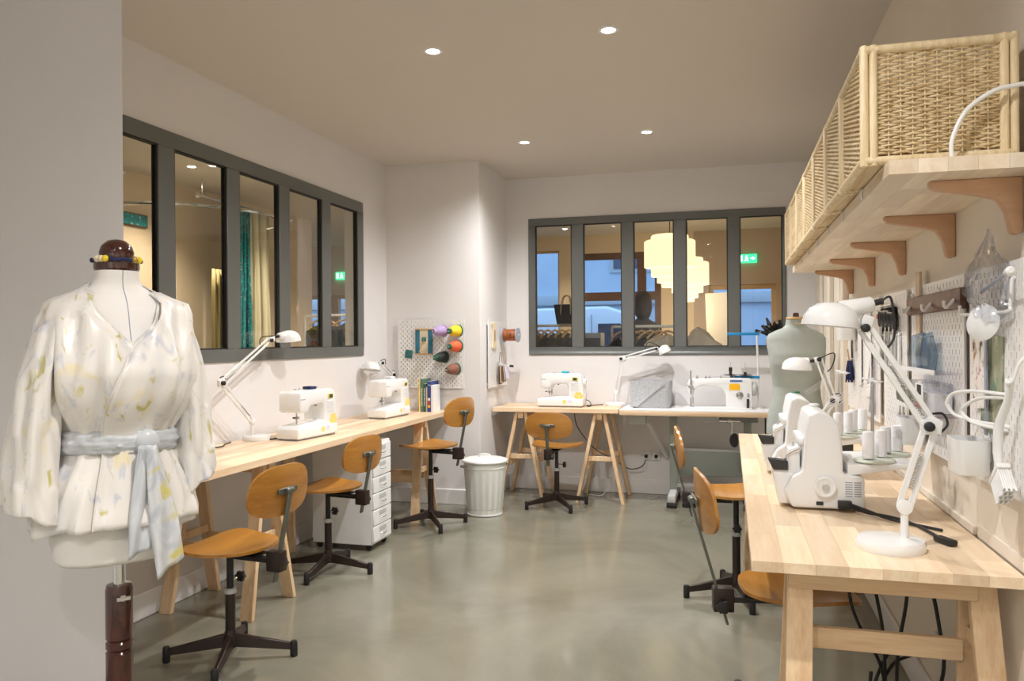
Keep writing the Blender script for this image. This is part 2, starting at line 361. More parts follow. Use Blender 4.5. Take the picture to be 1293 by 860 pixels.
# interior windows: grey steel frame, five fixed panes
def window(name, axis, c, a0, a1, z0, z1, panes, sgn, pz):
    b = MB(); d0, d1 = (c-.03, c+.012) if sgn > 0 else (c-.012, c+.03)
    bx = (lambda a, b_, u, t_, e0=d0, e1=d1: b.box(e0, e1, a, b_, u, t_)) if axis == 'x' else (lambda a, b_, u, t_, e0=d0, e1=d1: b.box(a, b_, e0, e1, u, t_))
    bx(a0, a1, z0, pz[0]); bx(a0, a1, pz[1], z1); ed = [a0]+[q for p in panes for q in p]+[a1]
    for i in range(0, len(ed), 2): bx(ed[i], ed[i+1], pz[0], pz[1])
    fr = b.build(name, 'frame_grey', bevel=.0025, seg=1); struct(fr)
    for (p, q) in panes:
        g = MB(); m_ = (d0+d1)/2
        (g.box(m_-.003, m_+.003, p, q, *pz) if axis == 'x' else g.box(p, q, m_-.003, m_+.003, *pz)); g.build('pane', 'glass', fr, smooth=0)
        k = MB(); e = .008
        for (u0, u1, w0, w1) in ((p, q, pz[0], pz[0]+e), (p, q, pz[1]-e, pz[1]), (p, p+e, pz[0], pz[1]), (q-e, q, pz[0], pz[1])):
            for f0, f1 in ((d0+.006, m_-.003), (m_+.003, d1-.006)):
                k.box(f0, f1, u0, u1, w0, w1) if axis == 'x' else k.box(u0, u1, f0, f1, w0, w1)
        k.build('seal', 'seal_black', fr, smooth=0)
    return fr
window('window_1', 'x', XL, *WL, [(2.905, 3.345), (3.468, 3.908), (4.03, 4.45), (4.573, 4.998), (5.124, 5.55)], 1, (1.305, 2.35))
window('window_2', 'y', YB, *WB, [(-1.683, -1.35), (-1.244, -.905), (-.80, -.455), (-.352, -.007), (.092, .432)], -1, (1.28, 2.375))
# ------------------------------------------------------------------ downlights
def downlight(x, y, label, watt, group, cone=150, col=LAMP_COL):
    t_ = thing('downlight', label, 'ceiling light', (x, y, H), 0, group)
    MB().lathe([(.030, -.001), (.034, -.006), (.047, -.006), (.050, 0)], 24, cap=False).build('ring', 'white_satin', t_)
    MB().lathe([(.001, -.0035), (.031, -.0035)], 20, cap=False).build('lamp', 'spot_glow', t_)
    ld = bpy.data.lights.new('downlight_beam', 'SPOT'); ld.energy = watt; ld.color = col; ld.spot_size = R(cone); ld.spot_blend = 1.0; ld.shadow_soft_size = .035
    lo = bpy.data.objects.new('downlight_beam', ld); C.objects.link(lo); lo.parent = t_; lo.location = (0, 0, -.02)
mat('spot_glow', (1, 1, 1), .5, emit=(1, .93, .84), es=40)
for i, (x, y) in enumerate(LIGHTS):
    downlight(x, y, ['round white downlight in the workshop ceiling above the long left table side', 'round white downlight in the workshop ceiling nearer the basket shelf', 'round white downlight before the shop window, on the basket shelf side', 'round white downlight before the shop window, on the alcove side'][i] if i < 4 else ['round downlight over the front end of the butcher-block table', 'round downlight over the entrance on the tool wall side', 'added unseen fill downlight over the entrance on the window wall side', 'added unseen fill downlight in the corner by the rear wall'][i-4], SPOT_W, 'workshop downlights')
for x, y, l, wt in ((-2.08, 10.2, 'small downlight in the shop ceiling above the clothes rail', 65), (-1.55, 9.3, 'small downlight in the shop ceiling above the dark window frame', 65), (.47, 9.8, 'small downlight in the shop ceiling above the shop door', 65),
                (-4.3, 5.6, 'downlight in the fitting room ceiling above the curved curtain rail', 150), (-3.7, 4.0, 'added unseen fill downlight in the fitting room ceiling near the pier end', 190), (-3.7, 6.9, 'added unseen fill downlight in the fitting room between cream curtain and glass', 150), (-5.6, 8.9, 'downlight in the ceiling by the hanging dark jackets', 140), (-3.6, 8.4, 'downlight in the passage ceiling between fitting room and shop', 120)):  # pier-end and cream-curtain downlights are hidden, added to even out the room
    downlight(x, y, l, wt, 'downlights beyond the windows', 120, (1, .82, .62))
# ------------------------------------------------------------------ rooms beyond the glass
slab('wall_fitting', 'x', -5.05, -4.9, YF, 8.6, 0, H, [], 'beige_wall')
slab('wall_shop_left', 'x', -8, -7.85, YF, YS, 0, H, [], 'beige_wall')
slab('wall_shop_right', 'x', 3.05, 3.2, YB+.15, YS, 0, H, [], 'beige_wall')
OP = [(-3.6, -2.33, .35, 2.62), (-2.15, -.90, .35, 2.56), (-.26, .61, 0.02, 2.07), (-6.5, -5.30, .02, 2.06)]
slab('wall_street', 'y', YS, YS+.25, -8, -.46, 0, H, OP[:2]+OP[3:], 'beige_wall')
slab('wall_street_door_side', 'y', YS, YS+.25, -.46, 3.2, 0, H, OP[2:3], 'beige_dark')
def street_window(n, x0, x1, z0, z1, material, rails, posts, wd=.07):
    b = MB(); y0, y1 = YS+.06, YS+.13
    b.box(x0, x1, y0, y1, z0, z0+wd); b.box(x0, x1, y0, y1, z1-wd, z1); b.box(x0, x0+wd, y0, y1, z0+wd, z1-wd); b.box(x1-wd, x1, y0, y1, z0+wd, z1-wd)
    for z in rails: b.box(x0+wd, x1-wd, y0+.002, y1-.002, z-.06, z+.06)
    for x in posts: b.box(x-.06, x+.06, y0-.02, y1+.002, z0+wd, z1-wd)
    o = struct(b.build(n, material, bevel=.004, seg=1))
    MB().box(x0+wd, x1-wd, (y0+y1)/2-.004, (y0+y1)/2+.004, z0+wd, z1-wd).build('pane', 'glass', o, smooth=0)
mat('brown_frame', (.13, .06, .035), .4); mat('oak_frame', (.62, .44, .24), .5)
street_window('window_3', *OP[0], 'oak_frame', [], [], .03); street_window('window_4', *OP[1], 'brown_frame', [1.95], [-1.17], .09)
street_window('door_1', *OP[2], 'oak_frame', [], [], .06); street_window('door_2', *OP[3], 'oak_frame', [], [-5.9], .06)
# street outside
mat('asphalt', (.12, .13, .15), .8, var=.15, scale=4); mat('render_blue', (.42, .50, .58), .8, var=.06, scale=1); mat('stone_band', (.40, .44, .47), .8); mat('far_glass', (.03, .05, .09), .1)
struct(MB().box(-40, 40, YS+.3, 60, -.25, -.05).build('ground', 'asphalt', smooth=0))
bd = thing('street_building', 'pale rendered building across the street seen through the shop windows', 'building', (0, 22, 0))
MB().box(-22, 16, 0, 4, -.05, 14).build('wall', 'render_blue', bd, smooth=0)
MB().box(-22, 16, -.15, 0, 2.3, 2.6).build('cornice', 'stone_band', bd, bevel=.03); MB().box(-22, 16, -.08, 0, -.05, .9).build('plinth', 'stone_band', bd, smooth=0)
for z in (3.2, 6.4):
    for k in range(11):
        x = -20.2+k*3.4; wn = MB().box(x, x+1.15, -.05, 0, z, z+2.1).build('window', 'stone_band', bd, smooth=0); MB().box(x+.1, x+1.05, -.07, -.05, z+.1, z+2.0).build('pane', 'far_glass', wn, smooth=0)
for k in range(7):
    x = -19+k*5.1; dr = MB().box(x, x+1.6, -.04, 0, -.05, 2.1).build('shopfront', 'stone_band', bd, smooth=0); MB().box(x+.15, x+1.45, -.06, -.04, .2, 1.95).build('pane', 'far_glass', dr, smooth=0)
van = thing('delivery_van', 'white panel van parked in the street outside the shop', 'van', (-3.05, 15.2, -.05)); van.scale = (1, 1, .84)
mat('van_white', (.72, .78, .84), .25, coat=.4)
pf = [(-2.9, .35), (-2.9, 2.05), (-2.75, 2.3), (.9, 2.38), (1.35, 2.2), (1.95, 1.35), (2.65, 1.1), (2.8, .8), (2.8, .35)]
MB().prism(pf, -.95, .95, RX(90)).build('body', 'van_white', van, bevel=.07, seg=3)
MB().prism([(.75, 1.3), (.75, 2.0), (1.15, 2.0), (1.6, 1.3)], .955, .965, RX(90)).build('cab_window', 'far_glass', van)
MB().box(-2.6, .6, -.97, -.95, 1.25, 1.27).build('trim_line', 'stone_band', van, smooth=0); MB().box(.62, .635, -.97, -.95, .5, 2.2).build('door_gap', 'stone_band', van, smooth=0)
MB().box(1.25, 1.42, -1.12, -.96, 1.25, 1.5).build('wing_mirror', 'black', van, bevel=.03)
for x in (-1.8, 1.85):
    wh = MB().lathe([(.12, -.1), (.34, -.1), (.36, -.06), (.36, .06), (.34, .1), (.12, .1)], 24, TM(x, -.88, .36) @ RX(90)).build('wheel', 'black', van); MB().lathe([(.02, -.01), (.2, 0)], 18, TM(x, -.985, .36) @ RX(90)).build('hubcap', 'light_grey', wh)
    MB().lathe([(.12, -.1), (.34, -.1), (.36, -.06), (.36, .06), (.34, .1), (.12, .1)], 24, TM(x, .88, .36) @ RX(90)).build('wheel', 'black', van)
# emergency exit signs
mat('exit_green', (.02, .5, .2), .4, emit=(.05, .85, .38), es=1.3); mat('exit_white', (.9, 1, .95), .4, emit=(.85, 1, .92), es=1.6)
def exit_sign(x, y, z, label):
    e = thing('exit_sign', label, 'sign', (x, y, z), 0, 'emergency exit signs')
    MB().box(-.12, .12, -.02, .02, 0, .115).build('housing', 'exit_green', e, bevel=.004)
    pic = MB()   # running figure, door and arrow
    def q(pts): pic.prism(pts, .021, .024, RX(90))
    q([(-.10, .02), (-.10, .098), (-.065, .098), (-.065, .02)])                     # door leaf
    q([(-.012+.011*cos(a*PI/4), .09+.011*sin(a*PI/4)) for a in range(8)])          # head
    q([(-.035, .078), (-.012, .076), (.002, .05), (-.022, .046)]); q([(-.022, .046), (-.002, .05), (.012, .022), (.0, .016)]); q([(-.022, .046), (-.01, .046), (-.022, .03), (-.045, .018), (-.048, .026)]); q([(-.012, .076), (.014, .06), (.01, .053), (-.014, .066)])
    q([(.04, .05), (.04, .068), (.068, .068), (.068, .084), (.1, .059), (.068, .034), (.068, .05)])   # arrow
    pic.build('pictogram', 'exit_white', e, smooth=0)
exit_sign(.245, YS-.022, 2.355, 'green emergency exit sign above the shop door by the bright downlight'); exit_sign(-5.72, YS-.022, 2.29, 'green emergency exit sign on the far wall above the hanging jackets')
# tiered bead pendants
mat('bead_glow', (.95, .80, .5), .6, emit=(1, .82, .52), es=1.05)
def pendant(x, y, z, s, label):
    p = thing('tiered_pendant', label, 'pendant lamp', (x, y, z), 0, 'tiered pendants in the shop')
    MB().cyl((0, 0, .58*s), (0, 0, H-z), .006, n=8).build('cord', 'brown_frame', p)
    for r, z0, z1 in ((.20, .48, .56), (.275, .20, .50), (.20, .10, .24), (.135, .03, .13), (.085, -.02, .06)):
        tier = MB(); n = 44; rg = lambda zz, k: [((r+.006*(j % 2))*k*s*cos(2*PI*j/n), (r+.006*(j % 2))*k*s*sin(2*PI*j/n), zz*s) for j in range(n)]
        tier.loft([rg(z0, .94), rg(z0, 1), rg(z1-.012, 1), rg(z1, .93)]); tier.build('tier', 'bead_glow', p, smooth=0)
    ld = bpy.data.lights.new('pendant_glow', 'POINT'); ld.energy = 16; ld.color = (1, .72, .42); ld.shadow_soft_size = .3; lo = bpy.data.objects.new('pendant_glow', ld); C.objects.link(lo); lo.parent = p; lo.location = (0, 0, -.2)
pendant(-.63, 8.9, 1.94, 1.0, 'large tiered cream bead pendant lamp, the nearer one behind the mullion'); pendant(-.50, 10.1, 1.83, .95, 'tiered cream bead pendant lamp hanging behind the nearer one')
# ------------------------------------------------------------------ tables on trestles
def trestle(parent_label, x, y, rz, wd, label, hgt, z=.28, apron=False):
    """beam along local X (length wd), legs splayed along local Y"""
    t_ = thing('trestle', label, 'trestle', (x, y, 0), rz, 'pine trestles under the tables')
    MB().box(-wd/2, wd/2, -.022, .022, hgt-.055, hgt).build('beam', 'pine_x', t_, bevel=.002, seg=1)
    for sx in (-1, 1):
        for sy in (-1, 1):
            b = MB(); top = V((sx*(wd/2-.045), sy*.036, hgt-.003)); bot = V((sx*(wd/2-.02), sy*.19, 0))
            w2, t2 = .033, .014
            rg = lambda p: [(p.x-w2, p.y-t2, p.z), (p.x+w2, p.y-t2, p.z), (p.x+w2, p.y+t2, p.z), (p.x-w2, p.y+t2, p.z)]
            b.loft([rg(bot), rg(top)]); b.build('leg', 'pine', t_, bevel=.002, seg=1)
    if apron: MB().box(-wd/2+.01, wd/2-.06, -.082, -.058, hgt-.075, hgt).build('apron', 'pine_x', t_, bevel=.002, seg=1)
    yy = .036+.154*(1-z/hgt)-.014
    for sy in ((1,) if apron else (-1, 1)): MB().box(-wd/2+.06, wd/2-.06, sy*(yy-.012)-.01, sy*(yy-.012)+.01, z, z+.06).build('rail', 'pine_x', t_, bevel=.002, seg=1)
    for sx in (-1, 1): MB().box(sx*(wd/2-.045)-.008, sx*(wd/2-.045)+.008, -yy+.012, yy-.012, z+.06, z+.10).build('brace', 'pine', t_, bevel=.002, seg=1)
    return t_
TH = .033; HG = T-TH
lt = thing('worktop', 'long pine glued-board worktop along the wall under the fitting room window', 'tabletop', (0, 0, 0)); staves(lt, XL+.017, -2.20, 2.30, YA-.017, HG, T, 'Y', .072, (.5, 1.1), 'top_y', 3)
for y, l in ((3.50, 'pine trestle under the long worktop behind the kimono'), (5.60, 'pine trestle under the alcove end of the long worktop')): trestle('', (XL-2.2)/2+.01, y, 0, .50, l, HG)
tl_ = thing('table_leg', 'pine leg post under the long worktop beside the drawer unit', 'table leg', (-2.72, 4.475, 0)); MB().box(-.033, .033, -.015, .015, 0, HG).build('post', 'pine', tl_, bevel=.002, seg=1); MB().box(-.04, .04, .015, .03, HG-.07, HG).build('cleat', 'pine', tl_, bevel=.002, seg=1)
bt = thing('worktop', 'short pine worktop below the shop window carrying one sewing machine', 'tabletop'); staves(bt, XA+.017, -.875, 6.39, YB-.017, HG, T, 'X', .066, (.45, .9), 'top_x', 5)
trestle('', -1.70, 6.64, 90, .46, 'pine trestle below the shop window, beside the white bin', HG); trestle('', -1.03, 6.64, 90, .46, 'pine trestle below the shop window, next to the steel machine leg', HG)
rt = thing('worktop', 'long butcher-block worktop along the tool wall carrying two overlockers', 'tabletop'); staves(rt, .052, XR-.013, 2.12, 4.93, T-.027, T, 'Y', .080, (.28, .62), 'beech_y', 11)
trestle('', .405, 2.33, 0, .53, 'pine trestle at the lamp end of the butcher-block worktop', T-.027, .465, True); trestle('', .365, 4.70, 0, .56, 'pine trestle at the dress form end of the butcher-block worktop', T-.027)
# wall brackets beside / cable clips
# ------------------------------------------------------------------ industrial machine table
it = thing('machine_table', 'industrial machine table with white top and grey steel legs', 'table', (-.28, 6.64, 0))
tp = MB().box(-.585, .585, -.255, .255, T-.006, T).build('laminate', 'white_satin', it, smooth=0); MB().box(-.585, .585, -.258, .255, T-.046, T-.006).build('core_board', 'top_x', it, bevel=.006)
for x in (-.17, .42):
    MB().box(x-.03, x+.03, -.02, .02, .10, T-.046).build('leg', 'leg_green', it, bevel=.004); f = MB().box(x-.032, x+.032, -.27, .25, .035, .10).build('foot', 'light_grey', it, bevel=.012)
    MB().box(x-.04, x+.04, -.285, -.2, 0, .035).build('pad', 'black', f, bevel=.006); MB().box(x-.04, x+.04, .17, .255, 0, .035).build('pad', 'black', f, bevel=.006)
MB().box(-.15, .40, -.015, .015, .12, .155).build('cross_bar', 'light_grey', it, bevel=.004)
MB().box(-.14, .39, .12, .14, .20, .40).build('treadle_guard', 'leg_green', it, bevel=.004)
MB().box(-.14, .39, .115, .145, .40, .425).build('guard_rail', 'light_grey', it, bevel=.004)
MB().box(-.52, -.38, -.16, -.02, T-.125, T-.046).build('switch_box', 'light_grey', it, bevel=.008)
MB().box(.08, .20, -.16, -.02, T-.105, T-.046).build('drawer_box', 'light_grey', it, bevel=.006)
MB().box(.20, .50, -.10, .10, T-.10, T-.046).build('oil_pan', 'grey_steel', it, bevel=.006)
k = MB(); k.cyl((.20, -.17, T-.085), (.36, -.17, T-.085), .012); k.cyl((.295, -.17, T-.075), (.295, -.17, T-.19), .006); k.ball((.28, -.17, T-.085), .022); k.build('knee_lever', 'chrome', it)
kp = disc_shell(superell(.034, .055, 2.2), lambda x, y: .01*(x/.03)**2, .016, 4, 24).build('knee_pad', 'black', it); kp.location = (.315, -.175, T-.235); kp.rotation_euler = (R(90), 0, R(-25))
MB().tube([(.56, .05, T-.05), (.56, .05, .25)], .006).build('conduit', 'black_cord', it)
MB().bar((-.38, .02, T-.13), (-.24, .26, .32), .035, .018).build('cable_duct', 'white_satin', it, bevel=.002, seg=1)
# ------------------------------------------------------------------ chairs
def chair(x, y, rz, h, label, tilt=-12, bh=.245, spin=20):
    c = thing('workshop_chair', label, 'chair', (x, y, 0), rz, 'plywood workshop chairs')
    def seat_h(px_, py_):
        z = .022*(px_/.2)**2 - .012*math.exp(-((py_+.03)/.09)**2)
        if py_ > .08: z -= .9*(py_-.08)**2
        if py_ < -.12: z += .35*(py_+.12)**2*4
        return z
    st = disc_shell(superell(.198, .19, 2.9, 0, .10), seat_h, .012, 8, 48).build('seat', 'plywood', c, smooth=50); st.location = (0, .01, h+.010)
    bo = MB()
    for sx in (-.045, .045):
        for sy in (-.10, -.04): bo.lathe([(.006, 0), (.005, .002), (.001, .003)], 10, TM(sx, sy+.01, h+.003+seat_h(sx, sy)+.003))
    bo.build('bolts', 'chrome', c)
    base = MB(); base.lathe([(.03, .055), (.032, .065), (.030, .10), (.022, .125)], 16); base.build('hub', 'dark_brown_steel', c)
    for k in range(4):
        a = R(spin+90*k); d = V((cos(a), sin(a), 0)); n = V((-sin(a), cos(a), 0)); lg = MB()
        rg = lambda r_, z0, z1, w_: [tuple(d*r_+n*w_+V((0, 0, z0))), tuple(d*r_-n*w_+V((0, 0, z0))), tuple(d*r_-n*w_*.6+V((0, 0, z1))), tuple(d*r_+n*w_*.6+V((0, 0, z1)))]
        lg.loft([rg(.012, .058, .112, .019), rg(.26, .030, .058, .012)]); o = lg.build('leg', 'dark_brown_steel', c, bevel=.003, seg=1)
        MB().lathe([(.014, 0), (.016, .004), (.016, .058), (.012, .066)], 12, TM(*(d*.262))).build('foot', 'black', o)
    MB().lathe([(.021, .09), (.021, h*.62)], 16).build('outer_tube', 'dark_brown_steel', c)
    MB().lathe([(.025, h*.62-.012), (.025, h*.62+.010)], 16).build('collar', 'light_grey', c)
    MB().lathe([(.0145, h*.62+.010), (.0145, h-.02)], 14).build('inner_tube', 'black', c)
    star = [((.026 if j % 2 else .019)*cos(2*PI*j/12), (.026 if j % 2 else .019)*sin(2*PI*j/12)) for j in range(12)]
    kn = MB(); kn.prism(star, .055, .075, TM(0, 0, h*.62+.04) @ RY(90)); kn.build('height_knob', 'black', c, bevel=.003); MB().cyl((.012, 0, h*.62+.04), (.056, 0, h*.62+.04), .005).build('knob_stem', 'chrome', c)
    sp = MB(); sp.box(-.05, .05, -.16, .08, h-.022, h-.014); sp.box(-.014, .014, -.26, -.02, h-.044, h-.022); sp.build('seat_plate', 'black', c, bevel=.002, seg=1)
    MB().box(-.024, .024, -.275, -.205, h-.075, h+.008).build('clamp_box', 'dark_brown_steel', c, bevel=.004)
    k2 = MB(); k2.prism(star, .0, .02, TM(.028, -.245, h-.05) @ RY(90)); k2.build('clamp_knob', 'black', c, bevel=.003)
    # flat bar leans back and carries the rest
    ti = R(tilt); d = V((0, sin(ti), cos(ti))); p0 = V((0, -.25, h-.035)); a0 = p0-d*.09; a1 = p0+d*(bh+.07)
    MB().bar(a0, a1, .026, .009, (0, 1, 0)).build('back_bar', 'olive_steel', c, bevel=.002, seg=1)
    ctr = p0+d*(bh+.06)
    hb = MB(); hb.box(-.06, .06, -.004, .004, -.012, .012, TM(*(ctr+V((0, .014, 0)))) @ RX(-tilt*.4)); hb.cyl(ctr+V((-.024, .004, 0)), ctr+V((.024, .004, 0)), .012); hb.build('back_hinge', 'olive_steel', c, bevel=.002, seg=1)
    br = disc_shell(superell(.19, .105, 2.7, 0, -.06), lambda px_, py_: .035*(px_/.19)**2+.02*(py_/.1)**2*.3, .011, 7, 48).build('backrest', 'plywood', c, smooth=50)
    br.location = ctr+V((0, .030, 0)); br.rotation_euler = (R(90-tilt*-.35), 0, PI)
    return c
chair(-2.05, 2.90, 84, .475, 'brown plywood chair with metal stem, the one beside the kimono dress form', spin=28)
chair(-2.27, 4.15, 82, .485, 'brown plywood chair with metal stem tucked against the white drawer unit', spin=10, bh=.20)
chair(-2.10, 5.36, 76, .575, 'brown plywood chair with metal stem set high, next to the white bin', spin=50)
chair(-1.345, 6.20, -4, .49, 'brown plywood chair with metal stem before the machine below the shop window', spin=40, bh=.165, tilt=-6)
chair(.03, 4.26, -86, .535, 'brown plywood chair at the butcher-block table facing the farther overlocker', spin=12, bh=.23, tilt=-16)
chair(.21, 2.88, -80, .475, 'brown plywood chair pushed under the lamp end of the butcher-block table', spin=35, bh=.30, tilt=-16)
# ------------------------------------------------------------------ drawer unit
dc = thing('drawer_unit', 'white steel drawer unit on castors under the long worktop', 'cabinet', (-2.41, 4.735, 0))
MB().box(-.215, .205, -.14, .14, .04, .695).build('body', 'white_satin', dc, bevel=.003, seg=1)
for i in range(6):
    z0 = .055+i*.105; d = MB().box(.205, .217, -.134, .134, z0, z0+.098).build('drawer', 'white_satin', dc, bevel=.003, seg=1)
    MB().box(.217, .219, -.05, .05, z0+.058, z0+.086).build('label_holder', 'light_grey', d, bevel=.001, seg=1)
    MB().tube(smooth_path([(.217, -.035, z0+.045), (.23, -.03, z0+.042), (.232, 0, z0+.04), (.23, .03, z0+.042), (.217, .035, z0+.045)], 4), .003, 6).build('handle', 'chrome', d)
for x in (-.18, .17):
    for y in (-.11, .11): MB().lathe([(.018, -.009), (.02, -.005), (.02, .005), (.018, .009)], 14, TM(x, y, .02) @ RX(90)).build('castor', 'black', dc)
# ------------------------------------------------------------------ lidded bin
bn = thing('lidded_bin', 'white ribbed metal bin with a domed lid standing by the alcove corner', 'bin', (-1.835, 5.83, 0))
n = 72; rg = lambda r_, z, a=0: [((r_+a*(j % 4 < 2))*cos(2*PI*j/n), (r_+a*(j % 4 < 2))*sin(2*PI*j/n), z) for j in range(n)]
MB().loft([rg(.128, 0), rg(.138, .004), rg(.138, .012), rg(.133, .016), rg(.134, .05), rg(.136, .055, .0025), rg(.160, .33, .0025), rg(.161, .335), rg(.163, .36), rg(.166, .362), rg(.166, .37), rg(.163, .372), rg(.166, .41)]).build('tub', 'bin_white', bn, smooth=28)
MB().lathe([(.166, .405), (.178, .408), (.180, .414), (.176, .424), (.15, .432), (.08, .438), (.001, .44)], 48).build('lid', 'bin_lid', bn)
MB().tube(smooth_path([(-.045, 0, .437), (-.04, 0, .458), (0, 0, .464), (.04, 0, .458), (.045, 0, .437)], 4), .006).build('lid_handle', 'bin_lid', bn)
for a in (35, 215):
    m_ = RZ(a); MB().tube([tuple(m_ @ V(p)) for p in smooth_path([(.162, -.035, .375), (.185, -.033, .375), (.19, 0, .372), (.185, .033, .375), (.162, .035, .375)], 4)], .005).build('side_handle', 'grey_steel', bn)
# ------------------------------------------------------------------ shelf with baskets
sh = thing('wall_shelf', 'pale glued-board shelf holding the wicker baskets on the tool wall', 'shelf'); staves(sh, .37, XR-.001, 2.05, 5.0, 1.738, 1.772, 'Y', .064, (.3, .65), 'ash_y', 21)
def bracket(y):
    b = MB(); pr = [(0, 0), (0, -.135), (.012, -.14), (.026, -.135), (.036, -.085), (.055, -.052), (.085, -.042), (.195, -.022), (.205, -.012), (.205, 0)]
    b.prism([(-p, q) for p, q in pr], -.016, .016, RX(90)); o = b.build('bracket', 'bracket_wood', sh, bevel=.004); o.location = (XR-.001, y, 1.738)
for y in (2.18, 2.77, 3.49, 4.19, 4.88): bracket(y)
def basket_weave(w_, d_, h_):
    """open wicker box: wavy strands over upright stakes on all four sides"""
    wv = MB(); rows = 40; hz = h_-.05
    def side(p0, p1, nst):
        p0, p1 = V(p0), V(p1); dv = p1-p0; nrm = V((dv.y, -dv.x, 0)).normalized()
        for i in range(1, nst):
            p = p0+dv*i/nst; wv.cyl(p+V((0, 0, .02)), p+V((0, 0, h_-.02)), .0024, n=5)
        for r_ in range(rows):
            z = .028+hz*(r_+.5)/rows; pts = []
            for i in range(2*nst+1):
                s_ = (1 if (i//2+r_) % 2 else -1) if i % 2 == 0 else 0
                pts.append(p0+dv*i/(2*nst)+nrm*.0042*s_+V((0, 0, z+.0012*sin(i*2.1+r_*1.3))))
            rings = []
            for p in pts: rings.append([tuple(p+V((0, 0, .0027))), tuple(p+nrm*.0017), tuple(p-V((0, 0, .0027))), tuple(p-nrm*.0017)])
            wv.loft(rings)
    e = .012; X0, X1, Y0, Y1 = -d_/2+e, d_/2-e, -w_/2+e, w_/2-e
    side((X0, Y0, 0), (X1, Y0, 0), 12); side((X1, Y0, 0), (X1, Y1, 0), 13); side((X1, Y1, 0), (X0, Y1, 0), 12); side((X0, Y1, 0), (X0, Y0, 0), 13)
    return wv
BW, BD, BH = .385, .35, .298
_wv = None
def basket(y, label):
    global _wv
    b = thing('wicker_basket', label, 'basket', (.315+BD/2, y, 1.772), 0, 'wicker baskets on the wall shelf')
    if _wv is None: o = basket_weave(BW, BD, BH).build('weave', 'wicker', b, smooth=60); _wv = o.data
    else: o = bpy.data.objects.new('weave', _wv); C.objects.link(o); o.parent = b
    o['kind'] = 'stuff'
    hx, hy = BD/2-.011, BW/2-.011
    for sx in (-1, 1):
        for sy in (-1, 1):
            for q in (0, 1): MB().lathe([(.010, 0), (.0105, .004), (.0105, BH-.004), (.008, BH)], 10, TM(sx*hx-(sx*.021 if q else 0), sy*hy-(0 if q else sy*.0), 0) if q else TM(sx*hx, sy*hy, 0)).build('corner_post', 'wicker_post', b)
    for z in (.012, BH-.012):
        for sy in (-1, 1): MB().cyl((-hx, sy*hy, z), (hx, sy*hy, z), .0115, n=10).build('rail', 'wicker_post', b)
        for sx in (-1, 1): MB().cyl((sx*hx, -hy, z), (sx*hx, hy, z), .0115, n=10).build('rail', 'wicker_post', b)
    MB().box(-hx, hx, -hy, hy, .006, .018).build('bottom', 'wicker', b, smooth=0)
for i in range(7):
    basket(2.10+BW/2+i*.393, ['nearest-corner wicker basket behind the white arched tube', 'wicker basket next to the one behind the arched tube', 'wicker basket with cream fabric peeping over its rim', 'wicker basket in the middle of the shelf row', 'wicker basket with pale blue cloth showing at its rim', 'wicker basket with a dark strip on its rim', 'last wicker basket at the dress form end of the shelf'][i])
def cloth_lump(name, x, y, z, sx, sy, sz, material, label, cat, seed):
    b = MB(); n = 12; rings = []
    for i in range(n+1):
        ph = PI*i/n; ring = []
        for j in range(20):
            th = 2*PI*j/20; d = V((sin(ph)*cos(th), sin(ph)*sin(th), cos(ph))); k = 1+.28*mnoise.noise(d*2.2+V((seed, 0, 0)))+.12*mnoise.noise(d*6+V((0, seed, 0)))
            ring.append((d.x*sx*k if i not in (0, n) else d.x*1e-4, d.y*sy*k if i not in (0, n) else d.y*1e-4, d.z*sz*k))
        rings.append(ring)
    b.loft(rings); o = b.build(name, material, smooth=70); o.location = (x, y, z); return tag(o, label, cat)
for i, (nm, mt, lb, z_) in enumerate((('folded_cloth', 'yarn_cream', 'cream fabric heaped in the third wicker basket', 2.03), ('folded_cloth', 'petal_lilac', 'pale lilac-blue cloth heaped in the fifth wicker basket', 2.03))):
    cloth_lump(nm, .47, 2.10+BW/2+(2, 4)[i]*.393, z_-.03, .135, .145, .16, mt, lb, 'fabric', 3.3+i*7)
    MB()
ar = tag(MB().tube(smooth_path([(.512, 2.075, 1.772), (.514, 2.077, 1.82), (.545, 2.08, 1.885), (.60, 2.082, 1.925), (.645, 2.084, 1.935), (.672, 2.085, 1.93), (.676, 2.085, 1.85), (.676, 2.085, 1.772)], 8), .0055, 10).build('arched_tube', 'wire_white', None), 'white plastic tube bent into an arch before the wicker baskets', 'tube')

for i in range(6):
    q = thing('shelf_tag', 'small white shelf-edge tag below the %s wicker basket from the white arch' % ('first', 'second', 'third', 'fourth', 'fifth', 'sixth')[i], 'tag', (.368, 2.44+i*.393, 1.744), 0, 'tags on the shelf edge')
    MB().box(-.002, .001, -.014, .014, 0, .026).build('card', 'white_matte', q, smooth=0); MB().box(-.004, .001, -.005, .005, .022, .030).build('clip', 'steel', q, smooth=0)
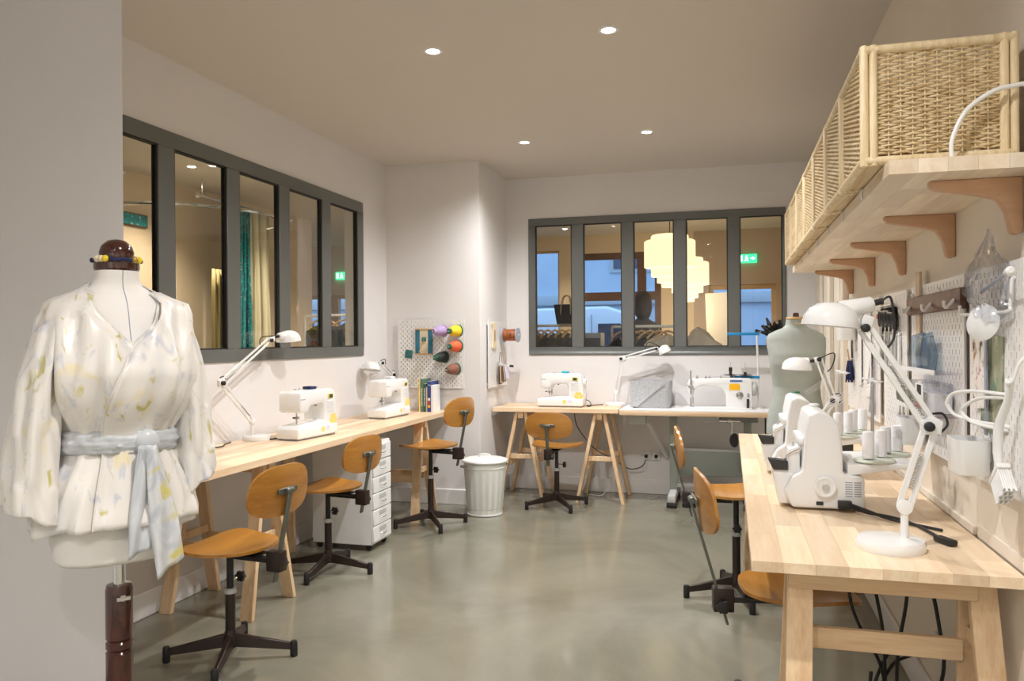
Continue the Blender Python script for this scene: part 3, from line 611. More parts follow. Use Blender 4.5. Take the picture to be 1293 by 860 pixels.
# ------------------------------------------------------------------ jointed desk lamps
def lamp(x, y, z, rz, label, stem, e, w_, hc, sock, axis, rb=.082, springs=True, rs=.077, rw=.0105):
    """local XZ plane arm: stem foot x, elbow e, wrist w_, shade rim centre hc, socket end sock, shade axis (down)"""
    l = thing('desk_lamp', label, 'lamp', (x, y, z), rz, 'white jointed desk lamps')
    P3 = lambda p, yy=0: V((p[0], yy, p[1]))
    MB().lathe([(rb*.98, 0), (rb, .004), (rb, .020), (rb*.95, .028), (rb*.55, .033), (.001, .034)], 40).build('base', 'white_gloss', l)
    S0 = (stem, .115); MB().cyl((stem, 0, .03), (stem, 0, .115), .010, n=14).build('stem', 'white_gloss', l)
    def plate(name, c, r_):
        b = MB(); b.cyl(P3(c, -.012), P3(c, .012), r_, n=16); b.build(name, 'white_gloss', l, bevel=.002)
    def arm(name, a, b_):
        A, B = P3(a), P3(b_); d = (B-A).normalized(); n_ = V((-d.z, 0, d.x)); bb = MB()
        for s_ in (-1, 1): bb.bar(A+n_*.0135*s_, B+n_*.0135*s_, rw, rw, (0, 1, 0))
        bb.build(name, 'white_gloss', l, bevel=.0012, seg=1); return A, B, d, n_
    plate('foot_joint', S0, .020); A, B, d, n_ = arm('lower_arm', S0, e)
    if springs:
        sp = MB()
        for yy in (-.011, .011): sp.tube(helix(A+d*.05+V((0, yy, 0)), A+d*.15+V((0, yy, 0)), .0035, 16, 6), .0012, 4)
        sp.build('lower_spring', 'steel', l)
    MB().prism([(e[0]-.024, e[1]-.022), (e[0]+.024, e[1]-.022), (e[0]+.030, e[1]+.014), (e[0]+.004, e[1]+.028), (e[0]-.026, e[1]+.016)], -.010, .010, RX(90)).build('elbow_plate', 'white_gloss', l, bevel=.002)
    MB().lathe([(.012, 0), (.014, .004), (.013, .016), (.006, .02)], 10, TM(e[0]-.006, -.010, e[1]) @ RX(90)).build('elbow_knob', 'black', l)
    A, B, d, n_ = arm('upper_arm', e, w_)
    if springs:
        sp = MB()
        for yy in (-.011, .011): sp.tube(helix(A+d*.03+V((0, yy, 0)), A+d*.15+V((0, yy, 0)), .0035, 18, 6), .0012, 4); sp.cyl(A+d*.15+V((0, yy, 0)), A+d*.19+V((0, yy, 0)), .0014, n=5)
        sp.build('upper_spring', 'steel', l)
    b = MB(); b.bar(P3(w_), P3(((w_[0]+sock[0])/2, (w_[1]+sock[1])/2)), .030, .022, (0, 1, 0)); b.build('neck', 'white_gloss', l, bevel=.003)
    MB().lathe([(.010, 0), (.012, .003), (.012, .014), (.005, .017)], 10, TM(w_[0], -.012, w_[1]) @ RX(90)).build('neck_knob', 'black', l)
    ax = V((axis[0], 0, axis[1])).normalized(); HC = P3(hc); top = HC-ax*.036
    so = P3(sock); b = MB(); b.tube([so, so+(top-so)*.06, so+(top-so)*.5, so+(top-so)*.8], [.015, .021, .025, .030], 18); b.build('socket', 'white_gloss', l)
    fm = frame_to(-ax); fm.translation = HC
    pr = [(rs, 0), (rs*.995, .010), (rs*.94, .028), (rs*.80, .046), (rs*.55, .060), (rs*.25, .066), (.001, .067)]
    MB().lathe(pr+[(p*.97, q-.002) for p, q in reversed(pr[1:])]+[(rs*.97, 0)], 40, fm, cap=False).build('shade', 'white_gloss', l)
    bb = MB(); bb.ball(HC-ax*.022, .024, 8); bb.build('bulb', 'offwhite', l)
    cd = MB(); c2 = MB(); s2 = so+(so-top).normalized()*.016
    oo = (so-top).normalized(); cd.tube([so-oo*.004, so+oo*.024], .0085, 10); cd.tube(smooth_path([so+oo*.02, so+oo*.042+V((0, 0, .006)), P3(w_)+oo*.075+V((0, 0, .022)), P3(w_)+oo*.052-d*.045, P3(w_)-d*.075+oo*.012], 6), .0032, 6)
    ee = P3(e); c2.tube(smooth_path([ee+V((-.004, .004, .030)), ee+V((.03, .004, .034)), ee+V((.042, .004, .004)), ee+V((.018, .004, -.024))], 6), .0032, 6)
    cd.build('head_cord', 'black_cord', l); c2.build('elbow_cord', 'black_cord', l)
    return l
lamp(.420, 2.335, T, 0, 'white jointed desk lamp at the front end of the butcher-block table', .035, (.100, .335), (-.062, .600), (-.148, .606), (-.038, .668), (-.10, -1), .088, rw=.014)
lamp(-2.655, 4.02, T, 90, 'white jointed desk lamp on the long worktop left of the first sewing machine', -.045, (-.33, .35), (.13, .580), (.35, .575), (.235, .604), (.12, -1), .080)
lamp(-2.690, 5.90, T, 90, 'white jointed desk lamp behind the second sewing machine in the corner', 0, (.12, .29), (-.11, .395), (-.29, .345), (-.19, .39), (-.2, -1), .075)
lamp(-.945, 6.77, T, 0, 'white jointed desk lamp between the short worktop and the grey felt basket', .0, (.055, .405), (.35, .490), (.425, .455), (.385, .50), (.45, -1), .088, False, .055)
lamp(.44, 4.42, T, 0, 'white jointed desk lamp behind the farther overlocker', .0, (.085, .245), (.015, .46), (-.095, .405), (-.03, .45), (-.05, -1), .075)
# ------------------------------------------------------------------ household sewing machines
def flower(b, cx_, cz, r_, yy, n=6):
    for k in range(n):
        a = 2*PI*k/n; b.prism([(cx_+r_*.55*cos(a)+r_*.42*cos(q*PI/5), cz+r_*.55*sin(a)+r_*.42*sin(q*PI/5)) for q in range(10)], yy, yy+.0006+.0001*k, RX(90))
def sewing_machine(x, y, rz, label, lid, seed=0):
    s = thing('sewing_machine', label, 'sewing machine', (x, y, T), rz, 'white household sewing machines')
    body = [(-.185, .012), (.190, .012), (.200, .10), (.178, .262), (.165, .278), (.13, .285), (-.13, .285), (-.165, .277), (-.172, .255), (-.172, .165), (-.155, .158), (-.095, .158), (-.085, .178), (-.070, .195), (.045, .200), (.062, .185), (.070, .095), (-.185, .080)]
    MB().prism(body, -.075, .080, RX(90)).build('body', 'white_gloss', s, bevel=.012, seg=3)
    MB().box(-.205, .190, -.090, .070, .010, .072).build('free_arm', 'white_gloss', s, bevel=.010, seg=3)
    MB().box(-.19, .18, -.075, .06, 0, .012).build('foot_pads', 'text_grey', s, bevel=.002, seg=1)
    MB().box(-.165, -.06, -.05, .045, .0725, .0745).build('needle_plate', 'steel', s, smooth=0)
    nb = MB(); nb.cyl((-.115, -.01, .165), (-.115, -.01, .088), .0035, n=8); nb.cyl((-.135, -.01, .128), (-.090, -.01, .128), .003, n=8); nb.cyl((-.096, .006, .165), (-.096, .006, .10), .004, n=8); nb.box(-.122, -.092, -.02, .012, .079, .083); nb.cyl((-.082, -.01, .118), (-.140, -.014, .132), .0018, n=6); nb.box(-.127, -.104, -.016, .004, .118, .126)
    nb.build('needle_bar', 'steel', s)
    MB().box(-.150, -.134, -.018, -.006, .124, .132).build('thread_lever', 'black', s, bevel=.001, seg=1); MB().box(-.03, -.012, -.081, -.073, .190, .196).build('throat_mark', 'black', s, bevel=.001, seg=1)
    MB().lathe([(.030, 0), (.034, .004), (.034, .020), (.028, .026), (.001, .027)], 24, TM(.178, 0, .205) @ RY(90)).build('hand_wheel', 'white_gloss', s)
    sc = MB().box(.098, .152, -.0835, -.079, .226, .254).build('display_bezel', 'petal', s, bevel=.001, seg=1); MB().box(.108, .142, -.0855, -.0835, .230, .250).build('lcd', 'lcd', sc, smooth=0)
    bt_ = MB()
    for i in range(3): bt_.lathe([(.007, 0), (.006, .003)], 12, TM(.10+.022*i, -.080, .206) @ RX(90))
    bt_.build('buttons', 'white_satin', s)
    ch = MB()
    for i in range(4): ch.box(.090, .155, -.0805, -.0797, .185-.014*i, .1865-.014*i)
    ch.build('stitch_chart', 'text_grey', s, smooth=0)
    f1 = MB(); flower(f1, .155, .095, .040, .0803); f1.build('flower_print', 'petal', s, smooth=0)
    f2 = MB(); flower(f2, .035, .048, .018, .0903); f2.build('small_flower_print', 'petal', s, smooth=0); f3 = MB(); flower(f3, .085, .052, .020, .0903, 5); f3.build('lilac_print', 'petal_lilac', s, smooth=0)
    MB().box(-.17, -.125, -.0803, -.0797, .232, .238).build('badge', 'text_grey', s, smooth=0)
    MB().box(-.005, .055, -.03, .03, .286, .302).build('spool_lid', lid, s, bevel=.004)
    tp_ = MB(); tp_.cyl((-.06, .01, .283), (-.06, .01, .297), .006, n=10); tp_.build('thread_stud', 'light_grey', s); MB().cyl((-.085, .02, .283), (-.085, .02, .293), .010, n=10).build('winder_stop', 'light_grey', s); MB().cyl((.10, .0, .283), (.10, .0, .300), .004, n=8).build('bobbin_winder', 'light_grey', s)
    if seed: MB().tube(smooth_path([(.188, .03, .06), (.225, .035, .045), (.245, .0, .012), (.225, -.02, .005), (.205, .05, .005), (.215, .10, .005)], 6), .0035, 6).build('cord', 'black_cord', s)
    return s
sewing_machine(-2.44, 4.215, 84, 'white sewing machine with yellow flower print and navy lid, beside the jointed lamp', 'navy')
sewing_machine(-2.48, 5.47, 86, 'white sewing machine with yellow flower print near the row of books', 'white_satin')
sewing_machine(-1.375, 6.60, -1, 'white sewing machine with teal-topped spool lid below the shop window', 'teal', 1)
# ------------------------------------------------------------------ industrial lockstitch machine
im = thing('industrial_sewing_machine', 'white industrial lockstitch machine on the steel-legged table', 'sewing machine', (-.085, 6.66, T))
pf = [(.06, 0), (.255, 0), (.262, .03), (.262, .225), (.25, .25), (.09, .253), (-.20, .245), (-.235, .235), (-.248, .21), (-.248, .165), (-.235, .10), (-.222, .085), (-.205, .09), (-.195, .145), (-.165, .175), (-.12, .192), (.005, .180), (.04, .16), (.056, .12)]
MB().prism(pf, -.062, .062, RX(90)).build('head', 'white_satin', im, bevel=.010, seg=3)
MB().box(-.26, .26, -.085, .085, 0, .012).build('bed', 'white_satin', im, bevel=.003)
nb = MB(); nb.cyl((-.222, 0, .10), (-.222, 0, .02), .005); nb.cyl((-.222, -.01, .31), (-.222, -.01, .24), .006); nb.cyl((-.205, 0, .095), (-.205, 0, .035), .004); nb.box(-.235, -.195, -.02, .015, .0125, .020); nb.ball((-.215, -.07, .175), .016); nb.cyl((-.245, -.066, .19), (-.19, -.072, .16), .006); nb.box(-.225, -.212, -.075, -.06, .12, .26); nb.build('needle_bar', 'steel', im)
tp_ = MB()
for xx in (-.17, -.10, -.07, .02, .12): tp_.lathe([(.012, 0), (.010, .008), (.004, .012), (.004, .022), (.001, .022)], 12, TM(xx, -.02, .247))
tp_.build('thread_guides', 'steel', im)
MB().box(.085, .165, -.0655, -.0615, .155, .205).build('sticker', 'amber', im, smooth=0)
MB().box(.09, .185, -.0645, -.0615, .222, .236).build('brand_lettering', 'text_blue', im, smooth=0)
MB().lathe([(.026, 0), (.028, .006), (.012, .010), (.010, .018), (.001, .018)], 20, TM(.165, -.062, .115) @ RX(90)).build('stitch_dial', 'steel', im)
MB().box(.218, .238, -.080, -.062, .012, .085).build('reverse_lever', 'black', im, bevel=.003); MB().box(.222, .242, -.066, -.062, .10, .13).build('button_plate', 'text_grey', im, bevel=.002)
MB().lathe([(.02, 0), (.055, .002), (.058, .010), (.058, .028), (.045, .034), (.001, .036)], 28, TM(.262, 0, .165) @ RY(90)).build('hand_wheel', 'light_grey', im)
# thread stand of the industrial machine
ts = thing('thread_stand', 'white thread stand with blue arms and black spool discs beside the industrial machine', 'thread stand', (.225, 6.68, T))
MB().lathe([(.03, 0), (.03, .01), (.012, .012)], 16).build('foot', 'white_satin', ts)
MB().tube([(0, 0, .01), (0, 0, .35), (-.01, 0, .62)], .008, 10).build('pole', 'white_satin', ts); MB().lathe([(.011, 0), (.012, .02), (.006, .026)], 10, TM(-.01, 0, .62)).build('pole_cap', 'black', ts)
for z, l_, n_ in ((.245, -.22, 'lower_arm'), (.598, -.24, 'upper_arm')): MB().box(l_, .012, -.012, .012, z, z+.022).build(n_, 'blue_plastic', ts, bevel=.004)
for x in (-.215, -.10):
    MB().lathe([(.003, 0), (.055, .004), (.058, .008), (.052, .010), (.012, .014), (.011, .03)], 28, TM(x, 0, .267)).build('spool_disc', 'smoke_plastic', ts)
    MB().cyl((x, 0, .267), (x, 0, .38), .002, n=6).build('spool_pin', 'steel', ts)
MB().lathe([(.010, 0), (.014, .004), (.014, .036), (.010, .04)], 14, TM(-.215, 0, .297)).build('spool', 'black', ts)
# ------------------------------------------------------------------ felt basket
fb = thing('felt_basket', 'grey felt storage basket with folded front flap on the machine table', 'basket', (-.63, 6.715, T))
rg = lambda a, b_, z: [superell(a, b_, 7)(2*PI*j/40)+(z,) for j in range(40)]
MB().loft([rg(.150, .125, 0), rg(.157, .132, .01), rg(.168, .138, .225), rg(.160, .130, .225), rg(.148, .122, .02), rg(.1, .1, .018)]).build('body', 'felt', fb, bevel=.0, smooth=50)
MB().add([(-.165, -.142, .222), (.12, -.142, .205), (-.11, -.138, .012), (-.165, -.137, .012), (-.165, -.148, .222), (.12, -.148, .205), (-.11, -.144, .012), (-.165, -.143, .012)], [(0, 1, 2, 3), (7, 6, 5, 4), (0, 4, 5, 1), (1, 5, 6, 2), (2, 6, 7, 3), (3, 7, 4, 0)]).build('flap', 'felt', fb, smooth=0)
# ------------------------------------------------------------------ overlockers
def overlocker(x, y, label, top_mat, stand=True):
    s = thing('overlocker', label, 'overlocker', (x, y, T), 0, 'white overlockers')
    # side profile in XZ (front is -x), extruded along Y
    pf = [(-.075, .008), (.145, .008), (.15, .02), (.15, .115), (.085, .125), (.083, .21), (.075, .285), (.045, .318), (.005, .33), (-.020, .318), (-.032, .26), (-.042, .13), (-.075, .11), (-.10, .06)]
    MB().prism(pf, -.145, .165, RX(90)).build('body', 'white_satin', s, bevel=.010, seg=3)
    MB().prism([(-.115, .012), (-.04, .012), (-.04, .10), (-.10, .135), (-.135, .125)], -.14, .125, RX(90)).build('looper_cover', 'white_gloss', s, bevel=.006)
    for yy in (-.105,): MB().prism([(-.132, .126), (-.085, .126), (-.085, .158), (-.150, .162)], -.028, .028, TM(0, yy, 0) @ RX(90)).build('chip_tray', 'smoke_plastic', s, bevel=.003)
    MB().lathe([(.030, 0), (.034, .004), (.034, .014), (.030, .016), (.022, .012), (.012, .012), (.011, .018), (.001, .018)], 30, TM(.028, -.165, .082) @ RX(90)).build('hand_wheel', 'white_satin', s)
    MB().lathe([(.012, 0), (.011, .003)], 18, TM(.028, -.183, .082) @ RX(90)).build('wheel_cap', 'light_grey', s)
    MB().box(.000, .022, -.169, -.164, .020, .032).build('power_switch', 'black', s, bevel=.001, seg=1)
    MB().box(.066, .108, -.187, -.163, .014, .040).build('plug_socket', 'black', s, bevel=.003)
    v = MB()
    for c in (0, 1):
        for r_ in range(7): v.box(.090+c*.027, .112+c*.027, -.1665, -.164, .052+r_*.0075, .055+r_*.0075)
    v.build('vent_slots', 'text_grey', s, smooth=0)
    for yy in (-.12, -.06, .0, .06):
        MB().lathe([(.012, -.010), (.017, -.008), (.017, .008), (.012, .010)], 18, TM(-.044, yy, .225) @ RY(84)).build('tension_dial', 'white_satin', s)
    nd = MB()
    for yy in (-.075, -.045): nd.tube([(-.06, yy, .215), (-.075, yy, .17), (-.078, yy, .115)], .003, 6)
    nd.cyl((-.07, -.09, .175), (-.07, -.03, .175), .006, n=8); nd.tube(smooth_path([(-.045, -.13, .20), (-.09, -.12, .17), (-.085, -.10, .12)], 5), .003, 6); nd.build('needle_bar', 'chrome', s)
    MB().prism([(-.07, .10), (-.045, .10), (-.045, .21), (-.085, .195), (-.09, .13)], .0, .12, RX(90)).build('needle_cover', 'white_gloss', s, bevel=.008)
    MB().lathe([(.020, 0), (.016, .007), (.001, .008)], 18, TM(.02, .09, .329)).build('top_dial', top_mat, s)
    # thread tree
    MB().prism([(.10, .118), (.30, .150), (.31, .158), (.30, .163), (.10, .155)], -.17, .15, RX(90)).build('stand_arm', 'white_satin', s, bevel=.003)
    for xx, yy in ((.19, -.10), (.27, .06)):
        MB().lathe([(.062, .0), (.066, .004), (.060, .010), (.02, .012)], 30, TM(xx, yy, .160)).build('spool_rest', 'pale_green', s)
        for q in (-.026, .026):
            MB().lathe([(.012, 0), (.019, .003), (.0185, .085), (.015, .09), (.001, .09)], 18, TM(xx+q*.9, yy+q, .173)).build('thread_cone', 'thread_white', s)
    MB().cyl((.20, 0, .16), (.20, 0, .42), .0055, n=10).build('pole', 'steel', s); MB().cyl((.20, 0, .42), (.20, 0, .435), .012, n=12).build('pole_cap', 'white_satin', s)
    gd = MB(); gd.tube([(.20, -.13, .425), (.20, .13, .425)], .004, 8)
    for yy in (-.12, -.05, .05, .12): gd.tube([(.20+.014*cos(a*PI/5), yy+.012*sin(a*PI/5), .428) for a in range(10)], .002, 5, True)
    gd.build('thread_guide', 'white_satin', s)
    th = MB()
    for yy, q in ((-.12, -.12), (-.05, -.06), (.05, .0), (.12, .06)): th.tube([(.20, yy, .43), (.05, q, .335)], .0007, 4)
    th.build('threads', 'thread_white', s)
    return s
overlocker(.275, 2.945, 'white overlocker beside the front lamp, hand wheel and vent slots facing out', 'white_satin')
overlocker(.265, 3.62, 'white overlocker with a green dial on top, farther along the butcher-block table', 'cone_green')
# ------------------------------------------------------------------ dress forms
def torso_ring(z, prof):
    """interpolated (rx, ry, yoff) at z; front is -Y"""
    for i in range(len(prof)-1):
        if prof[i][0] <= z <= prof[i+1][0]:
            t_ = (z-prof[i][0])/(prof[i+1][0]-prof[i][0]); t_ = t_*t_*(3-2*t_) if prof[i][4:] else t_
            return [a+(b-a)*t_ for a, b in zip(prof[i][1:4], prof[i+1][1:4])]
    return prof[-1][1:4] if z > prof[-1][0] else prof[0][1:4]
FORM = [(.775, .150, .095, 0), (.785, .163, .107, 0), (.84, .172, .120, .008), (.90, .174, .122, .012), (.97, .160, .112, .006), (1.04, .135, .098, 0), (1.09, .126, .094, 0), (1.14, .132, .100, -.004), (1.21, .148, .115, -.014), (1.27, .156, .124, -.020), (1.32, .160, .118, -.012), (1.38, .166, .104, .0), (1.43, .168, .094, .006), (1.455, .158, .086, .010), (1.472, .130, .078, .012), (1.486, .095, .068, .012), (1.500, .070, .062, .010), (1.515, .061, .058, .006), (1.54, .058, .056, .0)]
def body_point(a, z, off, prof=FORM, p=2.25):
    rx, ry, yo = torso_ring(z, prof); c, s = cos(a), sin(a); x = (rx+off)*math.copysign(abs(c)**(2/p), c); y = (ry+off)*math.copysign(abs(s)**(2/p), s)
    return V((x, y+yo, z))
MX, MY, MR = -1.585, 1.755, 55
df = thing('dress_form', 'white canvas dress form on a turned dark wood stand wearing a kimono jacket', 'dress form', (MX, MY, 0), MR)
n = 48; zs = sorted({p[0] for p in FORM} | {.775+.765*i/44 for i in range(45)})
MB().loft([[tuple(body_point(2*PI*j/n, z, 0)) for j in range(n)] for z in zs]).build('body', 'dress_canvas', df, smooth=60)
MB().tube([body_point(R(-88), z, .0006) for z in [1.15+.0095*i for i in range(42)]], .0011, 5).build('centre_seam', 'text_grey', df)
MB().lathe([(.056, 1.54), (.060, 1.545), (.060, 1.560), (.050, 1.568), (.044, 1.575), (.046, 1.590), (.040, 1.608), (.024, 1.622), (.001, 1.627)], 36).build('neck_cap', 'dark_walnut', df)
MB().cyl((0, 0, .70), (0, 0, .785), .0155, n=24).build('pole', 'chrome', df)
MB().lathe([(.034, .20), (.036, .22), (.036, .52), (.031, .526), (.036, .532), (.036, .546), (.031, .552), (.036, .558), (.036, .688), (.033, .70), (.016, .702)], 32).build('turned_post', 'dark_walnut', df)
sc = MB(); sc.cyl((0, -.034, .672), (0, -.048, .672), .009); sc.box(-.018, .018, -.053, -.048, .667, .677); sc.build('clamp_screw', 'chrome', df, bevel=.001, seg=1)
for k in range(3):
    a = R(90+120*k); d = V((cos(a), sin(a), 0)); MB().tube(smooth_path([d*.03+V((0, 0, .26)), d*.12+V((0, 0, .25)), d*.22+V((0, 0, .13)), d*.30+V((0, 0, .03))], 5), .016, 10).build('foot', 'dark_walnut', df); MB().ball(d*.30+V((0, 0, .018)), .018, 8).build('glide', 'dark_walnut', df)
# braided bracelet lying round the cap
bc = thing('bracelet', 'braided bracelet with cream and navy beads around the dress form cap', 'bracelet', (MX, MY, 1.562), MR)
MB().tube([(.064*cos(2*PI*j/40), .064*sin(2*PI*j/40), .006+.002*sin(j*1.7)) for j in range(40)], .0045, 8, True).build('cord', 'navy', bc)
for a, mt in ((-150, 'yarn_cream'), (-138, 'yarn_cream'), (-128, 'thread_yellow'), (-45, 'thread_yellow'), (-60, 'gold_ring')): MB().ball((.067*cos(R(a)), .067*sin(R(a)), .007), .009, 7).build('bead', mt, bc)
# --- kimono jacket
km = thing('kimono_jacket', 'cream silk kimono jacket with faint floral print and grey tied sash', 'kimono', (MX, MY, 0), MR)
def fold(a, z, amp=1):
    return amp*(.0065*sin(a*9+z*9)+.005*sin(a*17-z*14)+.012*mnoise.noise(V((cos(a)*2.2, sin(a)*2.2, z*5))))
def ease(z):                                   # looseness of the cloth
    if z < 1.06: return .012+.030*min(1, (1.06-z)/.17)
    if z < 1.12: return .010
    return .012+.030*sin(min(1, (z-1.12)/.10)*PI/2)*(1-max(0, (z-1.22)/.24)**1.3*.85)
def top_of(a):                                 # neckline height at angle a (front is -90 deg)
    d = (math.degrees(a)+90+180) % 360-180     # 0 at the front, + towards viewer's right
    if abs(d) > 95: return 1.508
    q = abs(d-2)
    return 1.345+(1.478-1.345)*q/34 if q < 34 else min(1.508, 1.478+.030*(q-34)/60)
na, nz = 120, 46; vs = []; fs = []
for j in range(na):
    a = 2*PI*j/na-PI/2; zt = top_of(a); hem = .872+.010*sin(a*3+1)+.006*sin(a*7)
    for i in range(nz+1):
        z = hem+(zt-hem)*i/nz; o_ = ease(z)*(1 if i < nz-2 else .5)+fold(a, z, .3+.9*max(0, min(1, abs(z-1.09)*7)))*(1 if z < 1.42 else .3)
        vs.append(tuple(body_point(a, z, max(.006, o_))))
for j in range(na):
    k = (j+1) % na
    for i in range(nz): fs.append((j*(nz+1)+i, k*(nz+1)+i, k*(nz+1)+i+1, j*(nz+1)+i+1))
NECK = [vs[(j % na)*(nz+1)+nz] for j in range(1-na*3//4, 2)]
MB().add(vs, fs).build('bodice', 'silk', km, solid=.0025, smooth=80)
# front panel that crosses over towards the viewer's left
vs = []; fs = []; nu, nw = 26, 40
for i in range(nw+1):
    z = .880+(1.484-.880)*i/nw
    if z < 1.10: d0 = -22-6*(1.10-z)
    elif z < 1.345: d0 = -24+26*((z-1.10)/.245)**1.3
    else: d0 = 2+34*(z-1.345)/.133
    for j in range(nu+1):
        d = d0+(88-d0)*j/nu; a = R(d-90); lift = .0085*(1-.8*j/nu)+.003
        vs.append(tuple(body_point(a, min(z, max(top_of(a), z if d > d0+4 else z)), max(.010, ease(z)+fold(a, z, .35+.8*max(0, min(1, abs(z-1.09)*7)))+lift)*(1 if z < 1.455 else .55))))
for i in range(nw):
    for j in range(nu): k = i*(nu+1)+j; fs.append((k, k+1, k+nu+2, k+nu+1))
MB().add(vs, fs).build('front_panel', 'silk', km, solid=.0025, smooth=80)
MB().tube([V(vs[i*(nu+1)]) for i in range(nw+1)], .0022, 6).build('edge_piping', 'silk', km)
MB().tube([V(vb_) for vb_ in NECK], .0022, 6).build('neck_piping', 'silk', km)
def sleeve(sgn, rings):
    b = MB(); N_ = 40; rr = []
    P_ = smooth = []
    def interp(t_):
        f = t_*(len(rings)-1); i = min(int(f), len(rings)-2); u = f-i; u = u*u*(3-2*u)
        return [x+(y-x)*u for x, y in zip(rings[i], rings[i+1])]
    for q in range(29):
        cx_, cy_, cz, hw, hd, dz = interp(q/28); rg_ = []
        for j in range(N_):
            a = 2*PI*j/N_; f = 1+(.10*sin(a*5+q*.25)+.06*sin(a*9-q*.4))*min(1, q/10)
            rg_.append((cx_+hw*cos(a)*f, cy_+hd*sin(a)*f, cz+dz*cos(a)*sgn*-1+.004*sin(a*4+q)))
        rr.append(rg_)
    b.loft(rr, cap=False); return b.build('sleeve', 'silk', km, solid=.0025, smooth=80)
# (x, y, z, half width, half depth, tilt)
sleeve(-1, [(-.120, .005, 1.452, .045, .055, .035), (-.160, .0, 1.412, .050, .075, .040), (-.195, -.01, 1.28, .052, .090, .02), (-.212, -.015, 1.13, .056, .098, .012), (-.220, -.02, 1.0, .062, .104, -.01), (-.222, -.02, .918, .066, .108, -.028)])
sleeve(1, [(.122, .005, 1.452, .045, .055, .035), (.160, .0, 1.412, .048, .075, .040), (.186, -.005, 1.29, .046, .088, .02), (.194, -.01, 1.17, .048, .095, .0), (.198, -.01, 1.05, .052, .10, -.02), (.204, -.01, .965, .056, .102, -.05)])
# sash
vs = []; fs = []; nb_ = 96; nw = 8
for j in range(nb_):
    a = 2*PI*j/nb_
    for i in range(nw+1):
        z = 1.062+.058*i/nw+.004*sin(a*2); o_ = .022+.010*sin(PI*i/nw)+.0035*sin(i*2.3+a*3)+.002*sin(a*23+i)
        p_ = body_point(a, 1.09, o_); vs.append((p_.x, p_.y, z))
for j in range(nb_):
    k = (j+1) % nb_
    for i in range(nw): fs.append((j*(nw+1)+i, k*(nw+1)+i, k*(nw+1)+i+1, j*(nw+1)+i+1))
MB().add(vs, fs).build('sash', 'sash_silk', km, solid=.003, smooth=80)
kx = .070; kp_ = body_point(R(-76), 1.09, .035)
MB().ball((kp_.x, kp_.y, 1.090), .032, 10, (1, .7, 1.05)).build('sash_knot', 'sash_silk', km)
def tail(x0, x1, w0, w1, z1, mt, dy, slant):
    vs = []; fs = []; nu, nv = 8, 24
    for i in range(nv+1):
        t_ = i/nv; z = 1.085+(z1-1.085)*t_; xc = x0+(x1-x0)*t_; hw = (w0+(w1-w0)*min(1, t_*1.6))/2
        for j in range(nu+1):
            u = j/nu*2-1; base = body_point(R(-76), min(max(z, .80), 1.085), .058).y
            vs.append((xc+hw*u, min(base, kp_.y-.012)+dy-.008*sin(u*4+t_*5)+.004*u, z+slant*u*t_))
    for i in range(nv):
        for j in range(nu): k = i*(nu+1)+j; fs.append((k, k+1, k+nu+2, k+nu+1))
    return MB().add(vs, fs).build('sash_tail', mt, km, solid=.003, smooth=80)
tail(.030, .012, .03, .062, .812, 'sash_silk', -.004, .010); tail(.045, .088, .03, .072, .765, 'sash_print', -.016, .022)
for o_ in (df, km, bc): o_.scale = (.94, .96, 1)
# grey dress form behind the butcher-block table
gf = thing('dress_form', 'sage grey canvas dress form with wooden neck cap behind the butcher-block table', 'dress form', (.42, 5.42, 0), 12)
GP = [(.62, .16, .11, 0), (.66, .178, .125, 0), (.75, .186, .135, .01), (.85, .176, .128, .01), (.97, .150, .108, 0), (1.03, .146, .106, 0), (1.10, .156, .116, -.006), (1.18, .170, .132, -.018), (1.24, .176, .128, -.014), (1.30, .186, .112, 0), (1.345, .188, .100, .006), (1.375, .170, .090, .010), (1.395, .130, .080, .012), (1.412, .085, .066, .010), (1.43, .065, .058, .006), (1.47, .060, .056, 0)]
zs = sorted({p[0] for p in GP} | {.62+.85*i/40 for i in range(41)})
MB().loft([[tuple(body_point(2*PI*j/n, z, 0, GP)) for j in range(n)] for z in zs]).build('body', 'sage_canvas', gf, smooth=60)
MB().lathe([(.062, 1.468), (.064, 1.474), (.060, 1.484), (.001, 1.486)], 28).build('neck_cap', 'hanger_wood', gf)
MB().lathe([(.018, 1.484), (.020, 1.490), (.018, 1.510), (.001, 1.514)], 16).build('knob', 'dark_walnut', gf)
MB().box(-.018, .018, -.064, -.056, 1.435, 1.447).build('maker_tag', 'kraft', gf, smooth=0)
MB().cyl((0, 0, .05), (0, 0, .63), .016).build('pole', 'grey_steel', gf)
for k in range(4): a = R(45+90*k); MB().tube([(0, 0, .07), (.16*cos(a), .16*sin(a), .05), (.20*cos(a), .20*sin(a), .012)], .012, 8).build('foot', 'black', gf)
